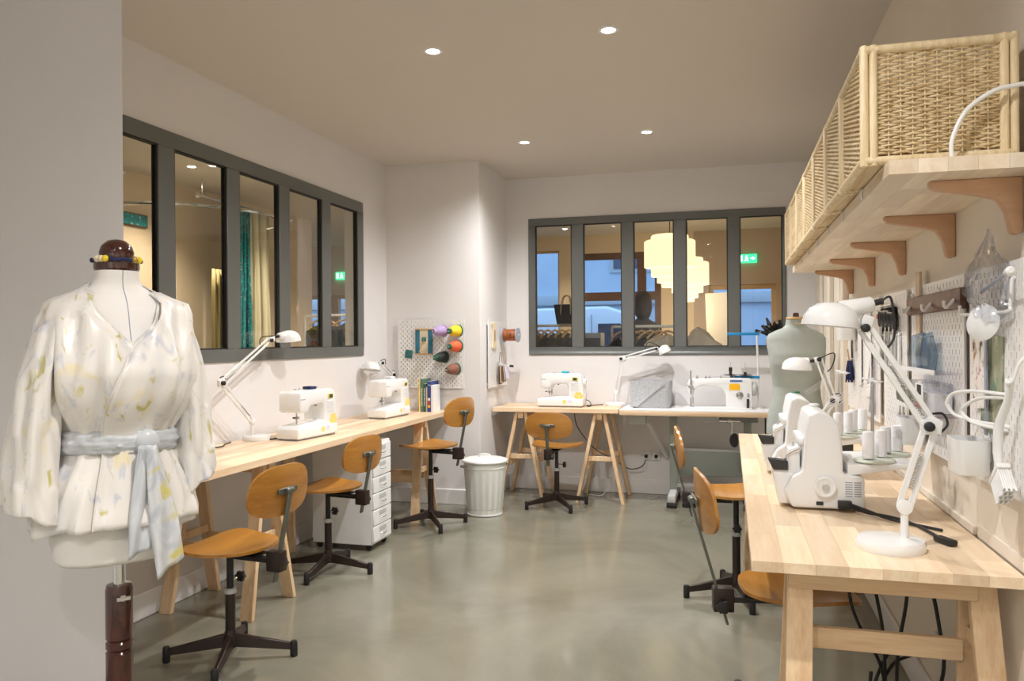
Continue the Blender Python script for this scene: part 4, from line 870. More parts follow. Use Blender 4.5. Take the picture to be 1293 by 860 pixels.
# ------------------------------------------------------------------ pegboards with slotted holes
def pegboard(name, label, w_, h_, loc, rz):
    """front face is local -Y, spans local x 0..w_, z 0..h_"""
    p = thing('pegboard', label, 'pegboard', loc, rz, 'white slotted pegboards')
    b = MB(); nx = max(2, round(w_/.04)); nz = max(2, round(h_/.02)); cw, chh = (w_-.02)/nx, (h_-.02)/nz; d = .006
    def q(x0, x1, z0, z1): b.add([(x0, -d, z0), (x1, -d, z0), (x1, -d, z1), (x0, -d, z1)], [(0, 1, 2, 3)])
    for k in range(nz):
        z0, z1 = .01+k*chh, .01+(k+1)*chh; off = cw/2 if k % 2 else 0; xs = [.01+off+cw*(i+.5) for i in range(nx)]; xs = [x for x in xs if x < w_-.02]
        prev = .01; hz0, hz1 = (z0+z1)/2-.0075, (z0+z1)/2+.0075
        for x in xs:
            a0, a1 = x-.0031, x+.0031; q(prev, a0, z0, z1); q(a0, a1, z0, hz0); q(a0, a1, hz1, z1)
            for (u0, v0, u1, v1) in ((a0, hz0, a1, hz0), (a1, hz0, a1, hz1), (a1, hz1, a0, hz1), (a0, hz1, a0, hz0)): b.add([(u0, -d, v0), (u1, -d, v1), (u1, 0, v1), (u0, 0, v0)], [(0, 1, 2, 3)])
            prev = a1
        q(prev, w_-.01, z0, z1)
    q(0, .01, 0, h_); q(w_-.01, w_, 0, h_); q(.01, w_-.01, 0, .01); q(.01, w_-.01, .01+nz*chh, h_)
    for pts in (((0, 0), (w_, 0)), ((w_, 0), (w_, h_)), ((w_, h_), (0, h_)), ((0, h_), (0, 0))):
        (x0, z0), (x1, z1) = pts; b.add([(x0, -d, z0), (x1, -d, z1), (x1, 0, z1), (x0, 0, z0)], [(0, 1, 2, 3)])
    b.build('board', 'peg_white', p, smooth=0)
    for x, z in ((.03, .03), (w_-.03, .03), (.03, h_-.03), (w_-.03, h_-.03)): MB().cyl((x, 0, z), (x, .0165, z), .011, n=10).build('spacer', 'peg_white', p)
    return p
pegboard('', 'slotted white pegboard in the alcove with five thread cones', .585, .565, (-2.665, YA-.017, .955), 0)
pegboard('', 'slotted white pegboard on the alcove side holding a rust ribbon spool', .56, .565, (XA+.017, 6.265, .945), 90)
GX = XR-.017
for y0, w_, l in ((2.53, .43, 'slotted white pegboard with the dish brush and clear plastic bag'), (3.275, .69, 'slotted white pegboard crossed by a brown coat rail'), (3.83, .47, 'slotted white pegboard with bundled black scissors'), (4.93, .99, 'slotted white pegboard with set squares and the navy tassel')):
    pegboard('', l, w_, .58, (GX, y0, .955), -90)
FX = GX-.006      # front of the boards on the tool wall
# wooden battens the boards hang from
for y, l in ((2.558, 'brown batten between the brush pegboard and the coat rail pegboard'), (3.312, 'brown batten between the coat rail pegboard and the scissors pegboard'), (3.865, 'brown batten between the scissors pegboard and the set square pegboard')):
    tag(MB().box(XR-.012, XR, y-.022, y+.022, .97, 1.50).build('batten', 'kraft' if y > 3 else 'coat_rail', bevel=.002, seg=1), l, 'batten', 'wooden battens on the tool wall')
# thread cones on pegs in the alcove
FA = YA-.023
for nm, mt, x, z, ft, l in (('lilac', 'thread_lilac', -2.255, 1.425, 'thread_lilac', 'lilac thread cone on the alcove pegboard'), ('yellow', 'thread_yellow', -2.125, 1.425, 'cone_green', 'yellow thread cone with green base on the alcove pegboard'), ('orange', 'thread_orange', -2.125, 1.300, 'cone_green', 'orange thread cone with green base on the alcove pegboard'), ('black', 'thread_black', -2.245, 1.212, 'cone_green', 'black-green thread cone on the alcove pegboard'), ('brown', 'thread_brown', -2.145, 1.113, 'cone_green', 'brown thread cone with green base on the alcove pegboard')):
    c = thing('thread_cone', l, 'thread cone', (x, FA, z), 0, 'thread cones on the alcove pegboard'); m_ = RZ(-24) @ RX(92)
    MB().lathe([(.036, .004), (.050, .006), (.050, .010), (.040, .014)], 26, m_).build('base_rim', ft, c)
    MB().lathe([(.042, .012), (.046, .020), (.042, .065), (.032, .098), (.022, .108)], 26, m_).build('thread', mt, c)
    MB().lathe([(.024, .104), (.022, .122), (.018, .126), (.010, .124), (.008, .10)], 20, m_).build('tip', 'cone_green' if nm in ('yellow', 'orange') else ('brown_card' if nm == 'brown' else ft), c)
    MB().cyl(m_ @ V((0, 0, 0)), m_ @ V((0, 0, .132)), .004, n=8).build('peg', 'wire_white', c)
# small weaving frame and felt square
lm = thing('weaving_frame', 'small wooden weaving frame with blue and cream yarn on the alcove pegboard', 'weaving frame', (-2.43, FA-.002, 1.235))
for z in (0, .205): MB().box(-.078, .078, -.014, 0, z-.005, z+.005).build('bar', 'hanger_wood', lm, bevel=.002, seg=1)
for x0, x1, mt in ((-.076, -.036, 'yarn_blue'), (.036, .076, 'yarn_blue'), (-.036, .036, 'yarn_cream')):
    b = MB(); k = int((x1-x0)/.008)
    for i in range(k): b.cyl((x0+.004+.008*i, -.007, .004), (x0+.004+.008*i, -.007, .201), .0042, n=6)
    o = b.build('yarn', mt, lm); o['kind'] = 'stuff'
MB().tube([(.005, -.016, .12), (-.045, -.018, .01)], .003, 6).build('shuttle', 'hanger_wood', lm); MB().box(-.016, .022, -.018, -.012, .105, .14).build('woven_motif', 'yarn_teal', lm, bevel=.003)
tag(MB().box(-.032, .032, -.006, 0, -.034, .034, TM(-2.567, FA-.001, 1.235) @ RY(8)).build('felt_swatch', 'yarn_teal', bevel=.002), 'small teal felt square pinned on the alcove pegboard', 'swatch')
# ------------------------------------------------------------------ books
bx0 = -2.405
for wd, hg, dp, mt, l in ((.013, .262, .17, 'petal', 'thin yellow-spined book at the end of the row on the worktop'), (.026, .265, .17, 'bk_green', 'green book with pale spine lettering on the worktop'), (.020, .225, .17, 'bk_green2', 'dark green book beside the cream notebook'), (.011, .20, .16, 'kraft', 'thin cream notebook between green and blue books'), (.030, .245, .175, 'bk_blue', 'blue sewing guide with white spine letters AIDE'), (.020, .215, .16, 'white_matte', 'white paperback leaning at the end of the book row')):
    if mt not in M: mat(mt, {'bk_green': (.10, .20, .13), 'bk_green2': (.03, .10, .08), 'bk_blue': (.03, .06, .26)}[mt], .4)
    bk = thing('book', l, 'book', (bx0+wd/2, 5.885, T), 0, 'books on the long worktop')
    MB().box(-wd/2, wd/2, 0, dp, 0, hg).build('cover', mt, bk, bevel=.0015, seg=1); MB().box(-wd/2+.002, wd/2-.002, .004, dp+.0005, hg-.0005, hg+.0004).build('pages', 'offwhite', bk, smooth=0)
    if mt in ('bk_green', 'bk_green2'):
        tx = MB()
        for i in range(9): tx.box(-.004, .004, -.0008, 0, .05+i*.016, .060+i*.016)
        tx.build('spine_lettering', 'offwhite', bk, smooth=0)
    if mt == 'bk_blue':
        cu = bpy.data.curves.new('spine_title', 'FONT'); cu.body = 'AIDE'; cu.size = .0135; cu.extrude = .0003; cu.align_x = 'CENTER'
        tmp = bpy.data.objects.new('tmp', cu); C.objects.link(tmp); bpy.context.view_layer.update(); me = bpy.data.meshes.new_from_object(tmp); bpy.data.objects.remove(tmp); me.materials.clear(); me.materials.append(M['white_matte']); o = bpy.data.objects.new('spine_title', me); C.objects.link(o); o.parent = bk; o.location = (0, -.0006, hg-.035); o.rotation_euler = (R(90), 0, 0)
        for i, mt2 in enumerate(('amber', 'red', 'white_matte')): MB().box(-.009, .009, -.0008, 0, .035+i*.028, .056+i*.028).build('spine_print', mt2, bk, smooth=0)
    bx0 += wd+.001
# ------------------------------------------------------------------ alcove side board: ribbon spool, card, hook with swatches
SX = XA+.024
rs_ = thing('ribbon_spool', 'spool of rust-brown ribbon on a peg of the alcove side pegboard', 'spool', (SX, 6.62, 1.39)); m_ = RZ(-6) @ RY(90)
for z in (.03, .158): MB().lathe([(.008, z), (.064, z), (.064, z+.008), (.008, z+.008)], 28, m_).build('flange', 'text_grey', rs_)
MB().lathe([(.046, .038)]+[(.050+.003*(i % 2), .038+.120*i/14) for i in range(15)]+[(.046, .158)], 28, m_).build('ribbon', 'ribbon_rust', rs_, smooth=0); MB().cyl((0, 0, 0), m_ @ V((0, 0, .175)), .005).build('peg', 'wire_white', rs_)
cw_ = thing('bobbin_card', 'carved wooden bobbin card hanging on the alcove side pegboard', 'bobbin', (SX, 6.40, 1.275))
MB().prism([(-.06, 0), (.06, 0), (.06, .02), (.045, .035), (.045, .185), (.06, .20), (.06, .22), (-.06, .22), (-.06, .20), (-.045, .185), (-.045, .035), (-.06, .02)], 0, .012, RZ(90) @ RX(90)).build('card', 'yarn_cream', cw_, bevel=.002, seg=1)
MB().box(.0125, .016, -.006, .006, .06, .16).build('thread_wrap', 'ribbon_rust', cw_, bevel=.001, seg=1)
hk = thing('peg_hook', 'long white peg hook carrying fabric swatches on the alcove side pegboard', 'hook', (SX, 6.52, 1.135))
MB().tube([(0, 0, .02), (.01, 0, .02), (.012, 0, .0), (.125, 0, -.012)], .004, 8).build('rod', 'wire_white', hk); MB().cyl((.11, 0, -.011), (.142, 0, -.014), .010).build('tip', 'black', hk)
for i, mt in enumerate(('brown_card', 'kraft', 'brown_card', 'kraft', 'petal_lilac')):
    s = thing('fabric_swatch', ['dark brown swatch hanging first on the peg hook', 'tan swatch next to the dark brown one on the peg hook', 'dark brown swatch between two tan ones on the peg hook', 'tan swatch near the hook tip', 'lilac grey swatch nearest the black hook tip'][i], 'swatch', (SX+.022+.014*i, 6.52, 1.13), 0, 'swatches on the peg hook')
    MB().box(-.004, .004, -.045, .045, -.165+.012*i, -.008, RY(-2*i)).build('cloth', mt, s, bevel=.001, seg=1); MB().tube(smooth_path([(0, .006, -.01), (0, .003, .004), (0, -.003, .004), (0, -.006, -.01)], 3), .0015, 5).build('loop', 'black', s)
tw = tag(MB().tube([(SX+.02, 6.50, 1.15), (SX+.028, 6.50, 1.24), (SX+.036, 6.50, 1.24), (SX+.048, 6.50, 1.15)], .003, 6).build('tweezers', 'brown_card'), 'thin dark tweezers tucked above the fabric swatches', 'tweezers')
# ------------------------------------------------------------------ tool wall: board with the brush
def on_wall(name, label, cat, y, z, x=FX, group=None): return thing(name, label, cat, (x, y, z), -90, group)   # local +X -> world -Y, local -Y -> world -X
# clear plastic bag on a dark rod
pb = on_wall('plastic_bag', 'crumpled clear plastic bag hung on a dark rod', 'bag', 2.24, 1.39, FX-.034)
rr = []
for i in range(17):
    t_ = i/16; z = .23*t_; w_ = (.050+.034*sin(PI*min(1, t_*1.25))) * (1 if t_ < .62 else max(.16, 1-(t_-.62)*2.3)); rr.append([((w_*cos(2*PI*j/20))*(1+.22*sin(j*2.3+i*1.1))+.014*sin(i*.9), w_*.5*sin(2*PI*j/20)*(1+.3*sin(j*3.1-i*.8)), z) for j in range(20)])
MB().loft(rr).build('film', 'clear_plastic', pb, smooth=25)
MB().tube([(-.06, .0, .075), (.19, -.012, .108)], .004, 8).build('rod', 'text_grey', pb); MB().lathe([(.008, -.012), (.011, -.006), (.011, .010), (.006, .014)], 12, TM(.195, -.012, .108) @ RY(80)).build('rod_end', 'white_satin', pb)
wh = on_wall('wire_bracket', 'white bent wire bracket reaching out under the plastic bag', 'hook', 2.20, 1.405)
MB().tube(smooth_path([(.05, 0, .085), (.05, -.008, .08), (.05, -.012, .02), (.046, -.016, .006), (-.05, -.03, .004), (-.18, -.052, .004), (-.20, -.056, .008), (-.204, -.057, .03)], 5), .0045, 8).build('wire', 'wire_white', wh)
ds = on_wall('dish', 'round white pin dish hanging from the bent wire bracket', 'dish', 2.235, 1.385, FX-.048); m_ = RZ(35) @ RX(82)
MB().lathe([(.001, .016), (.030, .012), (.044, .002), (.047, 0), (.045, -.004), (.030, .005), (.001, .008)], 36, TM(0, 0, .0) @ m_).build('bowl', 'white_gloss', ds); MB().tube(smooth_path([(-.012, .005, .03), (-.006, .01, .045), (.0, .0, .046)], 4), .002, 6).build('hook', 'wire_white', ds)
pc = on_wall('pattern_card', 'cream card printed with flowers and a dark feather', 'card', 2.40, 1.155, FX-.006); MB().box(-.065, .065, -.004, 0, 0, .235, RY(-3)).build('card', 'pattern_card', pc, smooth=0)
gs = on_wall('fabric_strip', 'green patterned fabric strip hanging behind the floral card', 'fabric', 2.335, 1.095, FX-.001); MB().box(-.08, .085, -.004, 0, 0, .26, RY(4)).build('cloth', 'green_fabric', gs, smooth=0); MB().box(-.004, .012, -.016, -.012, -.005, .28).build('zip', 'text_grey', gs, smooth=0)
# double wire rings
wr = on_wall('wire_holder', 'white double loop wire holder beside the dish brush', 'holder', 2.30, 1.06)
for z in (.065, .145): MB().tube(smooth_path([(.11, 0, z), (.06, -.012, z), (-.04, -.045, z), (-.105, -.075, z-.012), (-.125, -.086, z-.04)], 6) if z > .1 else smooth_path([(.11, 0, z), (.06, -.008, z), (-.04, -.040, z), (-.105, -.072, z+.012), (-.125, -.086, .105)], 6), .005, 8).build('loop', 'wire_white', wr)
MB().tube(smooth_path([(.10, 0, .135), (.05, -.012, .135), (-.03, -.036, .125), (-.085, -.058, .09), (-.04, -.044, .062), (.05, -.012, .056), (.10, 0, .056)], 6), .005, 8).build('loop', 'wire_white', wr)
db = on_wall('dish_brush', 'white dish brush hanging bristles down from a hook', 'brush', 2.16, .985, FX-.03)
MB().tube(smooth_path([(.075, 0, .265), (.045, 0, .21), (.018, -.01, .15), (.014, -.012, .09), (.02, -.012, .05), (-.005, -.012, .012)], 6), [.006+.005*sin(PI*i/30) for i in range(31)], 10).build('handle', 'white_gloss', db)
for i in range(5):
    for j in range(9):
        if (i+j) % 1 == 0: pass
br_ = MB()
for i in range(6):
    for j in range(12):
        p = V((.000+.052*j/11, -.024+.024*i/5, .014+.042*j/11)); br_.cyl(p, p+V((.052, 0, -.050))*(.95+.05*sin(i*3+j)), .0024, .0030, 5)
o = br_.build('bristles', 'white_matte', db); o['kind'] = 'stuff'
MB().prism([(-.01, .004), (.0, .020), (.056, .066), (.064, .056), (.006, .006)], .0, .03, TM(0, 0.002, 0) @ RX(90)).build('head', 'white_gloss', db, bevel=.003)
MB().tube(smooth_path([(.085, .028, .32), (.085, .012, .30), (.083, .0, .262), (.075, -.008, .255), (.062, -.006, .262)], 5), .004, 8).build('hook', 'wire_white', db)
def cup(y, z, label, w_=.14, d_=.085, h_=.092):
    c = on_wall('pegboard_cup', label, 'cup', y, z, FX-d_/2-.006, 'white pegboard cups')
    rg = lambda a, b_, zz: [superell(a, b_, 4)(2*PI*j/36)+(zz,) for j in range(36)]
    MB().loft([rg(w_*.46, d_*.46, 0), rg(w_*.48, d_*.48, .004), rg(w_/2, d_/2, h_), rg(w_/2-.003, d_/2-.003, h_), rg(w_*.46, d_*.46, .008)]).build('tub', 'white_satin', c, smooth=50)
    MB().box(-.03, .03, d_/2-.004, d_/2+.006, h_*.35, h_*.95).build('clip', 'white_satin', c, bevel=.002, seg=1)
cup(2.365, .985, 'white pegboard cup beside the dish brush'); cup(3.06, .975, 'white pegboard cup under the coat rail board'); cup(4.62, 1.335, 'white pegboard cup high on the set square board', .15, .09, .085)
# coat rail with hooks
cr = on_wall('coat_rail', 'dark brown wooden rail with small white hooks across a pegboard', 'rail', 2.915, 1.432)
MB().box(-.36, .36, -.018, 0, 0, .062).build('board', 'coat_rail', cr, bevel=.002, seg=1)
for x in (-.335, -.29, .02, .30):
    MB().tube(smooth_path([(x, -.018, .03), (x, -.028, .018), (x, -.04, .006), (x, -.046, .012), (x, -.046, .026)], 4), .005, 8).build('hook', 'wire_white', cr)
for x in (-.30, -.28, .10): MB().cyl((x, -.009, .062), (x, -.012, .078), .004, n=8).build('hook_tip', 'wire_white', cr)
tag(MB().box(GX-.016, GX-.007, 3.10, 3.16, 1.28, 1.432).build('ruler', 'kraft', bevel=.001, seg=1), 'lower length of flat pine ruler below the coat rail', 'ruler'); tag(MB().box(GX-.016, GX-.007, 3.10, 3.16, 1.496, 1.585).build('ruler', 'kraft', bevel=.001, seg=1), 'upper end of flat pine ruler above the coat rail', 'ruler')
# acrylic trays and contents
tr = on_wall('acrylic_tray', 'clear tray shelf under the coat rail holding zip bags', 'tray', 2.86, 1.235); MB().box(-.25, .25, -.075, 0, 0, .005).build('shelf', 'acrylic', tr, smooth=0); MB().box(-.25, .25, -.078, -.073, 0, .014).build('lip', 'white_satin', tr, smooth=0)
for i, (x, a) in enumerate(((-.17, 8), (-.10, -6), (-.04, 5))):
    z = on_wall('zip_bag', ['blue-grey zip bag with curved edge on the clear tray', 'blue-grey zip bag in the middle of the clear tray', 'blue-grey zip bag with dark seam on the clear tray'][i], 'bag', 2.86-x, 1.240, FX-.030, 'zip bags on the clear tray')
    MB().loft([[(-.05, -.012, 0), (.05, -.012, 0), (.05, .012, 0), (-.05, .012, 0)], [(-.052, -.018, .05), (.05, -.018, .05), (.05, .018, .05), (-.052, .018, .05)], [(-.046, -.004, .115), (.046, -.004, .125), (.046, .004, .125), (-.046, .004, .115)]], m=RZ(a)).build('pouch', 'blue_plastic_bag', z, smooth=50); MB().box(-.047, .047, -.006, .006, .108, .114, RZ(a)).build('zip', 'text_grey', z, smooth=0)
tr2 = on_wall('acrylic_tray', 'clear tray shelf above the cup holding a labelled box', 'tray', 2.86, 1.105); MB().box(-.25, .25, -.075, 0, 0, .005).build('shelf', 'acrylic', tr2, smooth=0); MB().box(-.25, .25, -.078, -.073, 0, .012).build('lip', 'white_satin', tr2, smooth=0)
bxl = on_wall('labelled_box', 'clear box with barcode label and red strip on the lower tray', 'box', 2.83, 1.110, FX-.036)
MB().box(-.15, .15, -.032, .03, 0, .095).build('case', 'clear_plastic', bxl, bevel=.004); MB().box(-.145, .145, -.02, .028, .002, .06).build('contents', 'peg_white', bxl, smooth=0)
lb = MB().box(-.055, .05, -.0335, -.032, .035, .088).build('label', 'white_matte', bxl, smooth=0)
bc_ = MB()
for i, w_ in enumerate((2, 1, 3, 1, 1, 2, 1, 3, 2, 1, 1, 2)): bc_.box(-.03+i*.005, -.03+i*.005+w_*.0013, -.0342, -.0335, .052, .084)
bc_.build('barcode', 'black', lb, smooth=0); MB().box(-.06, .035, -.0345, -.032, .008, .026).build('red_strip', 'red', bxl, smooth=0)
# pliers and scissors
def scissors(y, z, label, mt, s=1.0, x=FX-.012):
    c = on_wall('scissors', label, 'scissors', y, z, x, 'scissors on the tool wall')
    for sg in (-1, 1):
        MB().tube([(sg*.020*s+.014*s*cos(a*PI/6), 0, -.03*s+.024*s*sin(a*PI/6)) for a in range(12)], .0055*s, 8, True).build('handle', mt, c)
        MB().prism([(sg*.012*s, -.055*s), (sg*.020*s, -.055*s), (0.006*s*sg, -.11*s), (-.004*s*sg, -.20*s), (-.006*s*sg, -.11*s)], -.002+.002*sg, .0+.002*sg, RX(90)).build('blade', 'steel', c, smooth=0)
    MB().cyl((0, -.006, -.11*s), (0, .006, -.11*s), .004).build('pivot', 'chrome', c)
    MB().cyl((0, .014, -.008), (0, -.02, -.004), .003, n=8).build('peg', 'wire_white', c)
for i, (y, z, l, mt) in enumerate(((3.52, 1.455, 'black-handled scissors hanging nearest the brown batten', 'black'), (3.60, 1.465, 'black-handled scissors second in the hanging row', 'black'), (3.68, 1.465, 'black-handled scissors in the middle of the hanging row', 'black'), (3.77, 1.47, 'black-handled scissors last in the row by the red label', 'black'))): scissors(y, z, l, mt, 1.25, FX-.022)
scissors(3.44, 1.16, 'dark steel pliers-like shears hanging below the scissors row', 'olive_steel', 1.05); scissors(3.37, 1.15, 'small steel shears hanging beside the white cup', 'olive_steel', .9)
bp_ = on_wall('tool_pouch', 'black fabric pouch behind the hanging scissors', 'pouch', 3.66, 1.375, FX-.006); MB().box(-.15, .15, -.012, 0, 0, .10).build('fabric', 'dark_cloth', bp_, bevel=.004); MB().box(-.16, .10, -.016, 0, .108, .113).build('rod', 'wire_white', bp_, bevel=.001, seg=1)
rl = on_wall('red_label_card', 'small card with red stripe beside the hanging scissors', 'card', 3.93, 1.40, FX-.002); MB().box(-.05, .05, -.003, 0, 0, .10).build('card', 'peg_white', rl, smooth=0); MB().box(-.05, .05, -.004, -.003, .035, .055).build('stripe', 'red', rl, smooth=0)
for i, (y, l) in enumerate(((3.46, 'white spatula-shaped bone folder under the scissors'), (3.56, 'long white bodkin under the scissors'), (3.75, 'narrow white point turner under the scissors'))):
    t_ = on_wall('point_turner', l, 'tool', y, 1.20, FX-.008, 'white turning tools'); MB().prism([(-.009, 0), (.009, 0), (.013, .12), (.006, .17), (-.006, .17), (-.013, .12)], -.003, .003, RX(90)).build('blade', 'white_satin', t_, bevel=.001, seg=1); MB().cyl((0, .008, .155), (0, -.012, .16), .003, n=8).build('peg', 'wire_white', t_)
# set squares, papers, tassel on the far board
def setsquare(y, z, s, label, mt, flip):
    t_ = on_wall('set_square', label, 'set square', y, z, FX-.010, 'set squares on the tool wall'); e = .22; A, B, Cc = V((0, 0)), V((flip*s*.55, 0)), V((0, s)); ctr = (A+B+Cc)/3; b = MB(); inn = [ctr+(q-ctr)*.42 for q in (A, B, Cc)]; out = [A, B, Cc]
    for i in range(3):
        k = (i+1) % 3; b.prism([tuple(out[i]), tuple(out[k]), tuple(inn[k]), tuple(inn[i])], -.0015, .0015, RX(90))
    b.build('blade', mt, t_, smooth=0)
setsquare(3.99, .985, .34, 'large clear set square with white edge on the far board', 'acrylic', -1); setsquare(4.10, 1.06, .30, 'white set square leaning across the clear one', 'peg_white', -1)
for i, (y, z, w_, h_, mt, l) in enumerate(((4.22, 1.12, .16, .36, 'white_matte', 'white paper pattern sheet hanging on the far board'), (4.46, 1.10, .12, .30, 'peg_white', 'pale paper strip hanging beside the navy tassel'), (4.78, 1.16, .10, .24, 'offwhite', 'cream paper tag hanging at the far end of the boards'))):
    p = on_wall('pattern_paper', l, 'paper', y, z, FX-.004-.003*i, 'papers on the far board'); MB().box(-w_/2, w_/2, -.002, 0, 0, h_, RY(3-3*i)).build('sheet', mt, p, smooth=0); MB().cyl((0, .004, h_-.01), (0, -.014, h_-.008), .003, n=8).build('peg', 'wire_white', p)
ta = on_wall('tassel', 'navy blue yarn tassel hanging on the far board', 'tassel', 4.70, 1.125, FX-.024)
b = MB()
for i in range(26): a = i*2.4; r_ = .022*math.sqrt(i/26); b.tube([(r_*.5*cos(a), r_*.4*sin(a), .095), (r_*cos(a)*1.4, r_*.8*sin(a), .05), (r_*cos(a)*1.7, r_*sin(a), -.012*(i % 3))], .004, 5)
o = b.build('strands', 'navy', ta); o['kind'] = 'stuff'; MB().cyl((0, .02, .105), (0, -.02, .11), .003, n=8).build('peg', 'wire_white', ta); MB().tube([(0, 0, .09), (.004, -.01, .16)], .004, 6).build('cord', 'hanger_wood', ta)
# ------------------------------------------------------------------ sockets, plugs, cables
def socket(name, loc, rz, label, n_=1):
    s = thing('wall_socket', label, 'socket', loc, rz, 'wall sockets')
    for i in range(n_):
        MB().box(-.04+.085*i, .04+.085*i, -.012, 0, -.04, .04).build('plate', 'white_satin', s, bevel=.004); MB().lathe([(.020, 0), (.022, .003), (.022, .014), (.018, .014)], 20, TM(.085*i, -.01, 0) @ RX(90)).build('outlet', 'white_satin', s); MB().lathe([(.016, .0), (.015, .028), (.008, .036)], 16, TM(.085*i, -.014, 0) @ RX(90)).build('plug', 'black', s)
socket('', (-.70, YB, .33), 0, 'white double wall socket below the industrial machine table', 2)
socket('', (XR, 2.98, .29), -90, 'white wall socket under the butcher-block worktop')
def cable(pts, label, mt='black_cord', r_=.004, k=7): return tag(MB().tube(smooth_path(pts, k), r_, 7).build('cable', mt), label, 'cable')
cable([(-1.18, 6.66, T+.006), (-1.12, 6.72, T+.006), (-1.06, 6.80, T+.006)], 'short black lead lying by the machine below the shop window')
cable([(-1.23, 6.37, .74), (-1.20, 6.37, .62), (-1.10, 6.60, .42), (-.98, 6.86, .30), (-.85, 6.87, .22), (-.74, 6.86, .24), (-.70, 6.86, .30)], 'black cable from the sewing machine drooping to the wall socket')
cable([(-1.02, 6.75, .06), (-1.06, 6.70, .012), (-1.16, 6.72, .008), (-1.20, 6.78, .01), (-1.16, 6.88, .35), (-1.16, 6.88, .60)], 'thin white cable loop on the floor below the shop window', 'white_satin', .003)
cable([(-2.72, 3.86, T+.005), (-2.70, 3.78, T+.005), (-2.66, 3.70, T+.005), (-2.68, 3.60, T+.005), (-2.72, 3.45, T+.005)], 'black lamp lead lying on the long worktop', 'black_cord', .0035)
cable([(-2.62, 4.00, T+.005), (-2.60, 4.06, T+.006), (-2.57, 4.03, T+.006), (-2.56, 4.10, T+.005)], 'black plug lead curled behind the first sewing machine')
cable([(.365, 2.775, T+.024), (.42, 2.74, T+.012), (.50, 2.70, T+.006), (.54, 2.62, T+.006), (.56, 2.52, T+.007), (.57, 2.45, T+.006)], 'black power lead from the overlocker plug across the table', 'black_cord', .005)
cable([(.365, 2.772, T+.034), (.42, 2.72, T+.022), (.48, 2.66, T+.010), (.56, 2.60, T+.006), (.60, 2.56, T+.006)], 'second black lead beside the overlocker power lead', 'black_cord', .0045)
pg = thing('lead_switch', 'black inline switch on the lamp lead behind the front lamp', 'switch', (.575, 2.42, T)); MB().box(-.014, .014, -.034, .034, 0, .018, RZ(25)).build('case', 'black', pg, bevel=.006)
for i, pts in enumerate(([(.36, 2.62, .72), (.355, 2.62, .55), (.40, 2.66, .42), (.46, 2.72, .30), (.50, 2.76, .08)], [(.46, 2.70, .72), (.44, 2.70, .58), (.47, 2.74, .40), (.48, 2.76, .20), (.49, 2.78, .08)], [(.52, 2.60, .72), (.515, 2.62, .55), (.50, 2.68, .35), (.51, 2.74, .10)], [(.54, 2.50, .72), (.58, 2.52, .52), (.60, 2.56, .36), (.57, 2.66, .18), (.54, 2.74, .06)], [(.655, 2.98, .29), (.60, 2.94, .27), (.52, 2.86, .26), (.47, 2.80, .18), (.50, 2.78, .07)], [(.64, 2.98, .29), (.58, 2.90, .33), (.50, 2.84, .30), (.44, 2.80, .16), (.42, 2.76, .02)], [(.30, 2.70, .20), (.36, 2.72, .13), (.42, 2.76, .14), (.44, 2.78, .26)])):
    cable(pts, ['black cable dropping straight below the overlocker', 'black cable hanging in an S beneath the lamp table', 'black cable hanging close to the table middle', 'black cable bowing towards the pine trestle leg', 'short black cable from the wall socket plug', 'black cable looping down from the wall socket', 'black cable running up from the foot pedal'][i], 'black_cord', .0055)
fp = thing('foot_pedal', 'black machine foot pedal block hung under the butcher-block table', 'pedal', (.27, 2.70, 0)); MB().prism([(-.06, 0), (.06, 0), (.06, .05), (-.06, .025)], -.045, .045, RX(90)).build('case', 'black', fp, bevel=.006)
ps = thing('power_strip', 'black power strip with plugs on the floor under the butcher-block table', 'power strip', (.50, 2.78, 0), 70); MB().box(-.14, .14, -.028, .028, 0, .04).build('case', 'black', ps, bevel=.006)
for i in range(4): MB().lathe([(.017, .04), (.016, .06), (.008, .07)], 12, TM(-.09+.06*i, 0, 0)).build('plug', 'black', ps)
# dark boxes at the far end of the butcher-block table
pbx = thing('power_adapter', 'black power adapter block standing by the far overlocker', 'adapter', (.56, 4.25, T)); MB().box(-.035, .035, -.02, .02, 0, .16).build('case', 'black', pbx, bevel=.006); MB().tube(smooth_path([(-.035, 0, .12), (-.08, 0, .13), (-.11, 0, .05), (-.08, 0, .004)], 6), .004, 6).build('cord', 'black_cord', pbx)
ot = tag(MB().tube([(.60, 3.68, T+.008), (.52, 3.72, T+.008)], .006, 8).build('seam_ripper', 'hanger_wood'), 'small wooden-handled tool lying behind the overlocker', 'tool')
# ------------------------------------------------------------------ fitting room beyond the left window
rl = thing('curtain_rail', 'curved chrome curtain rail hung from the fitting room ceiling', 'curtain rail', (-4.05, 5.2, 2.30))
MB().tube([(.72*cos(R(a)), .72*sin(R(a)), 0) for a in range(-115, 70, 5)], .014, 8).build('rail', 'chrome', rl)
for a in (-100, -30, 50): MB().cyl((.72*cos(R(a)), .72*sin(R(a)), 0), (.72*cos(R(a)), .72*sin(R(a)), H-2.30), .004, n=6).build('hanger', 'chrome', rl)
def curtain(name, x, y0, y1, z0, z1, mt, label, amp=.035, waves=5, group='curtains of the fitting room'):
    b = MB(); n_ = 60; c_ = (y0+y1)/2
    rg = lambda z, k: [(amp*k*sin(2*PI*waves*j/n_)+.01*sin(j*.7+z*3), (y0-c_)+(y1-y0)*j/n_+.01*sin(j*.9), z) for j in range(n_+1)]
    b.loft([rg(z, .6+.4*(z1-z)/(z1-z0)) for z in [z1+(z0-z1)*i/10 for i in range(11)]], closed=False)
    o = b.build(name, mt, solid=.004, smooth=80); o.location = (x, c_, 0); return tag(o, label, 'curtain', group)
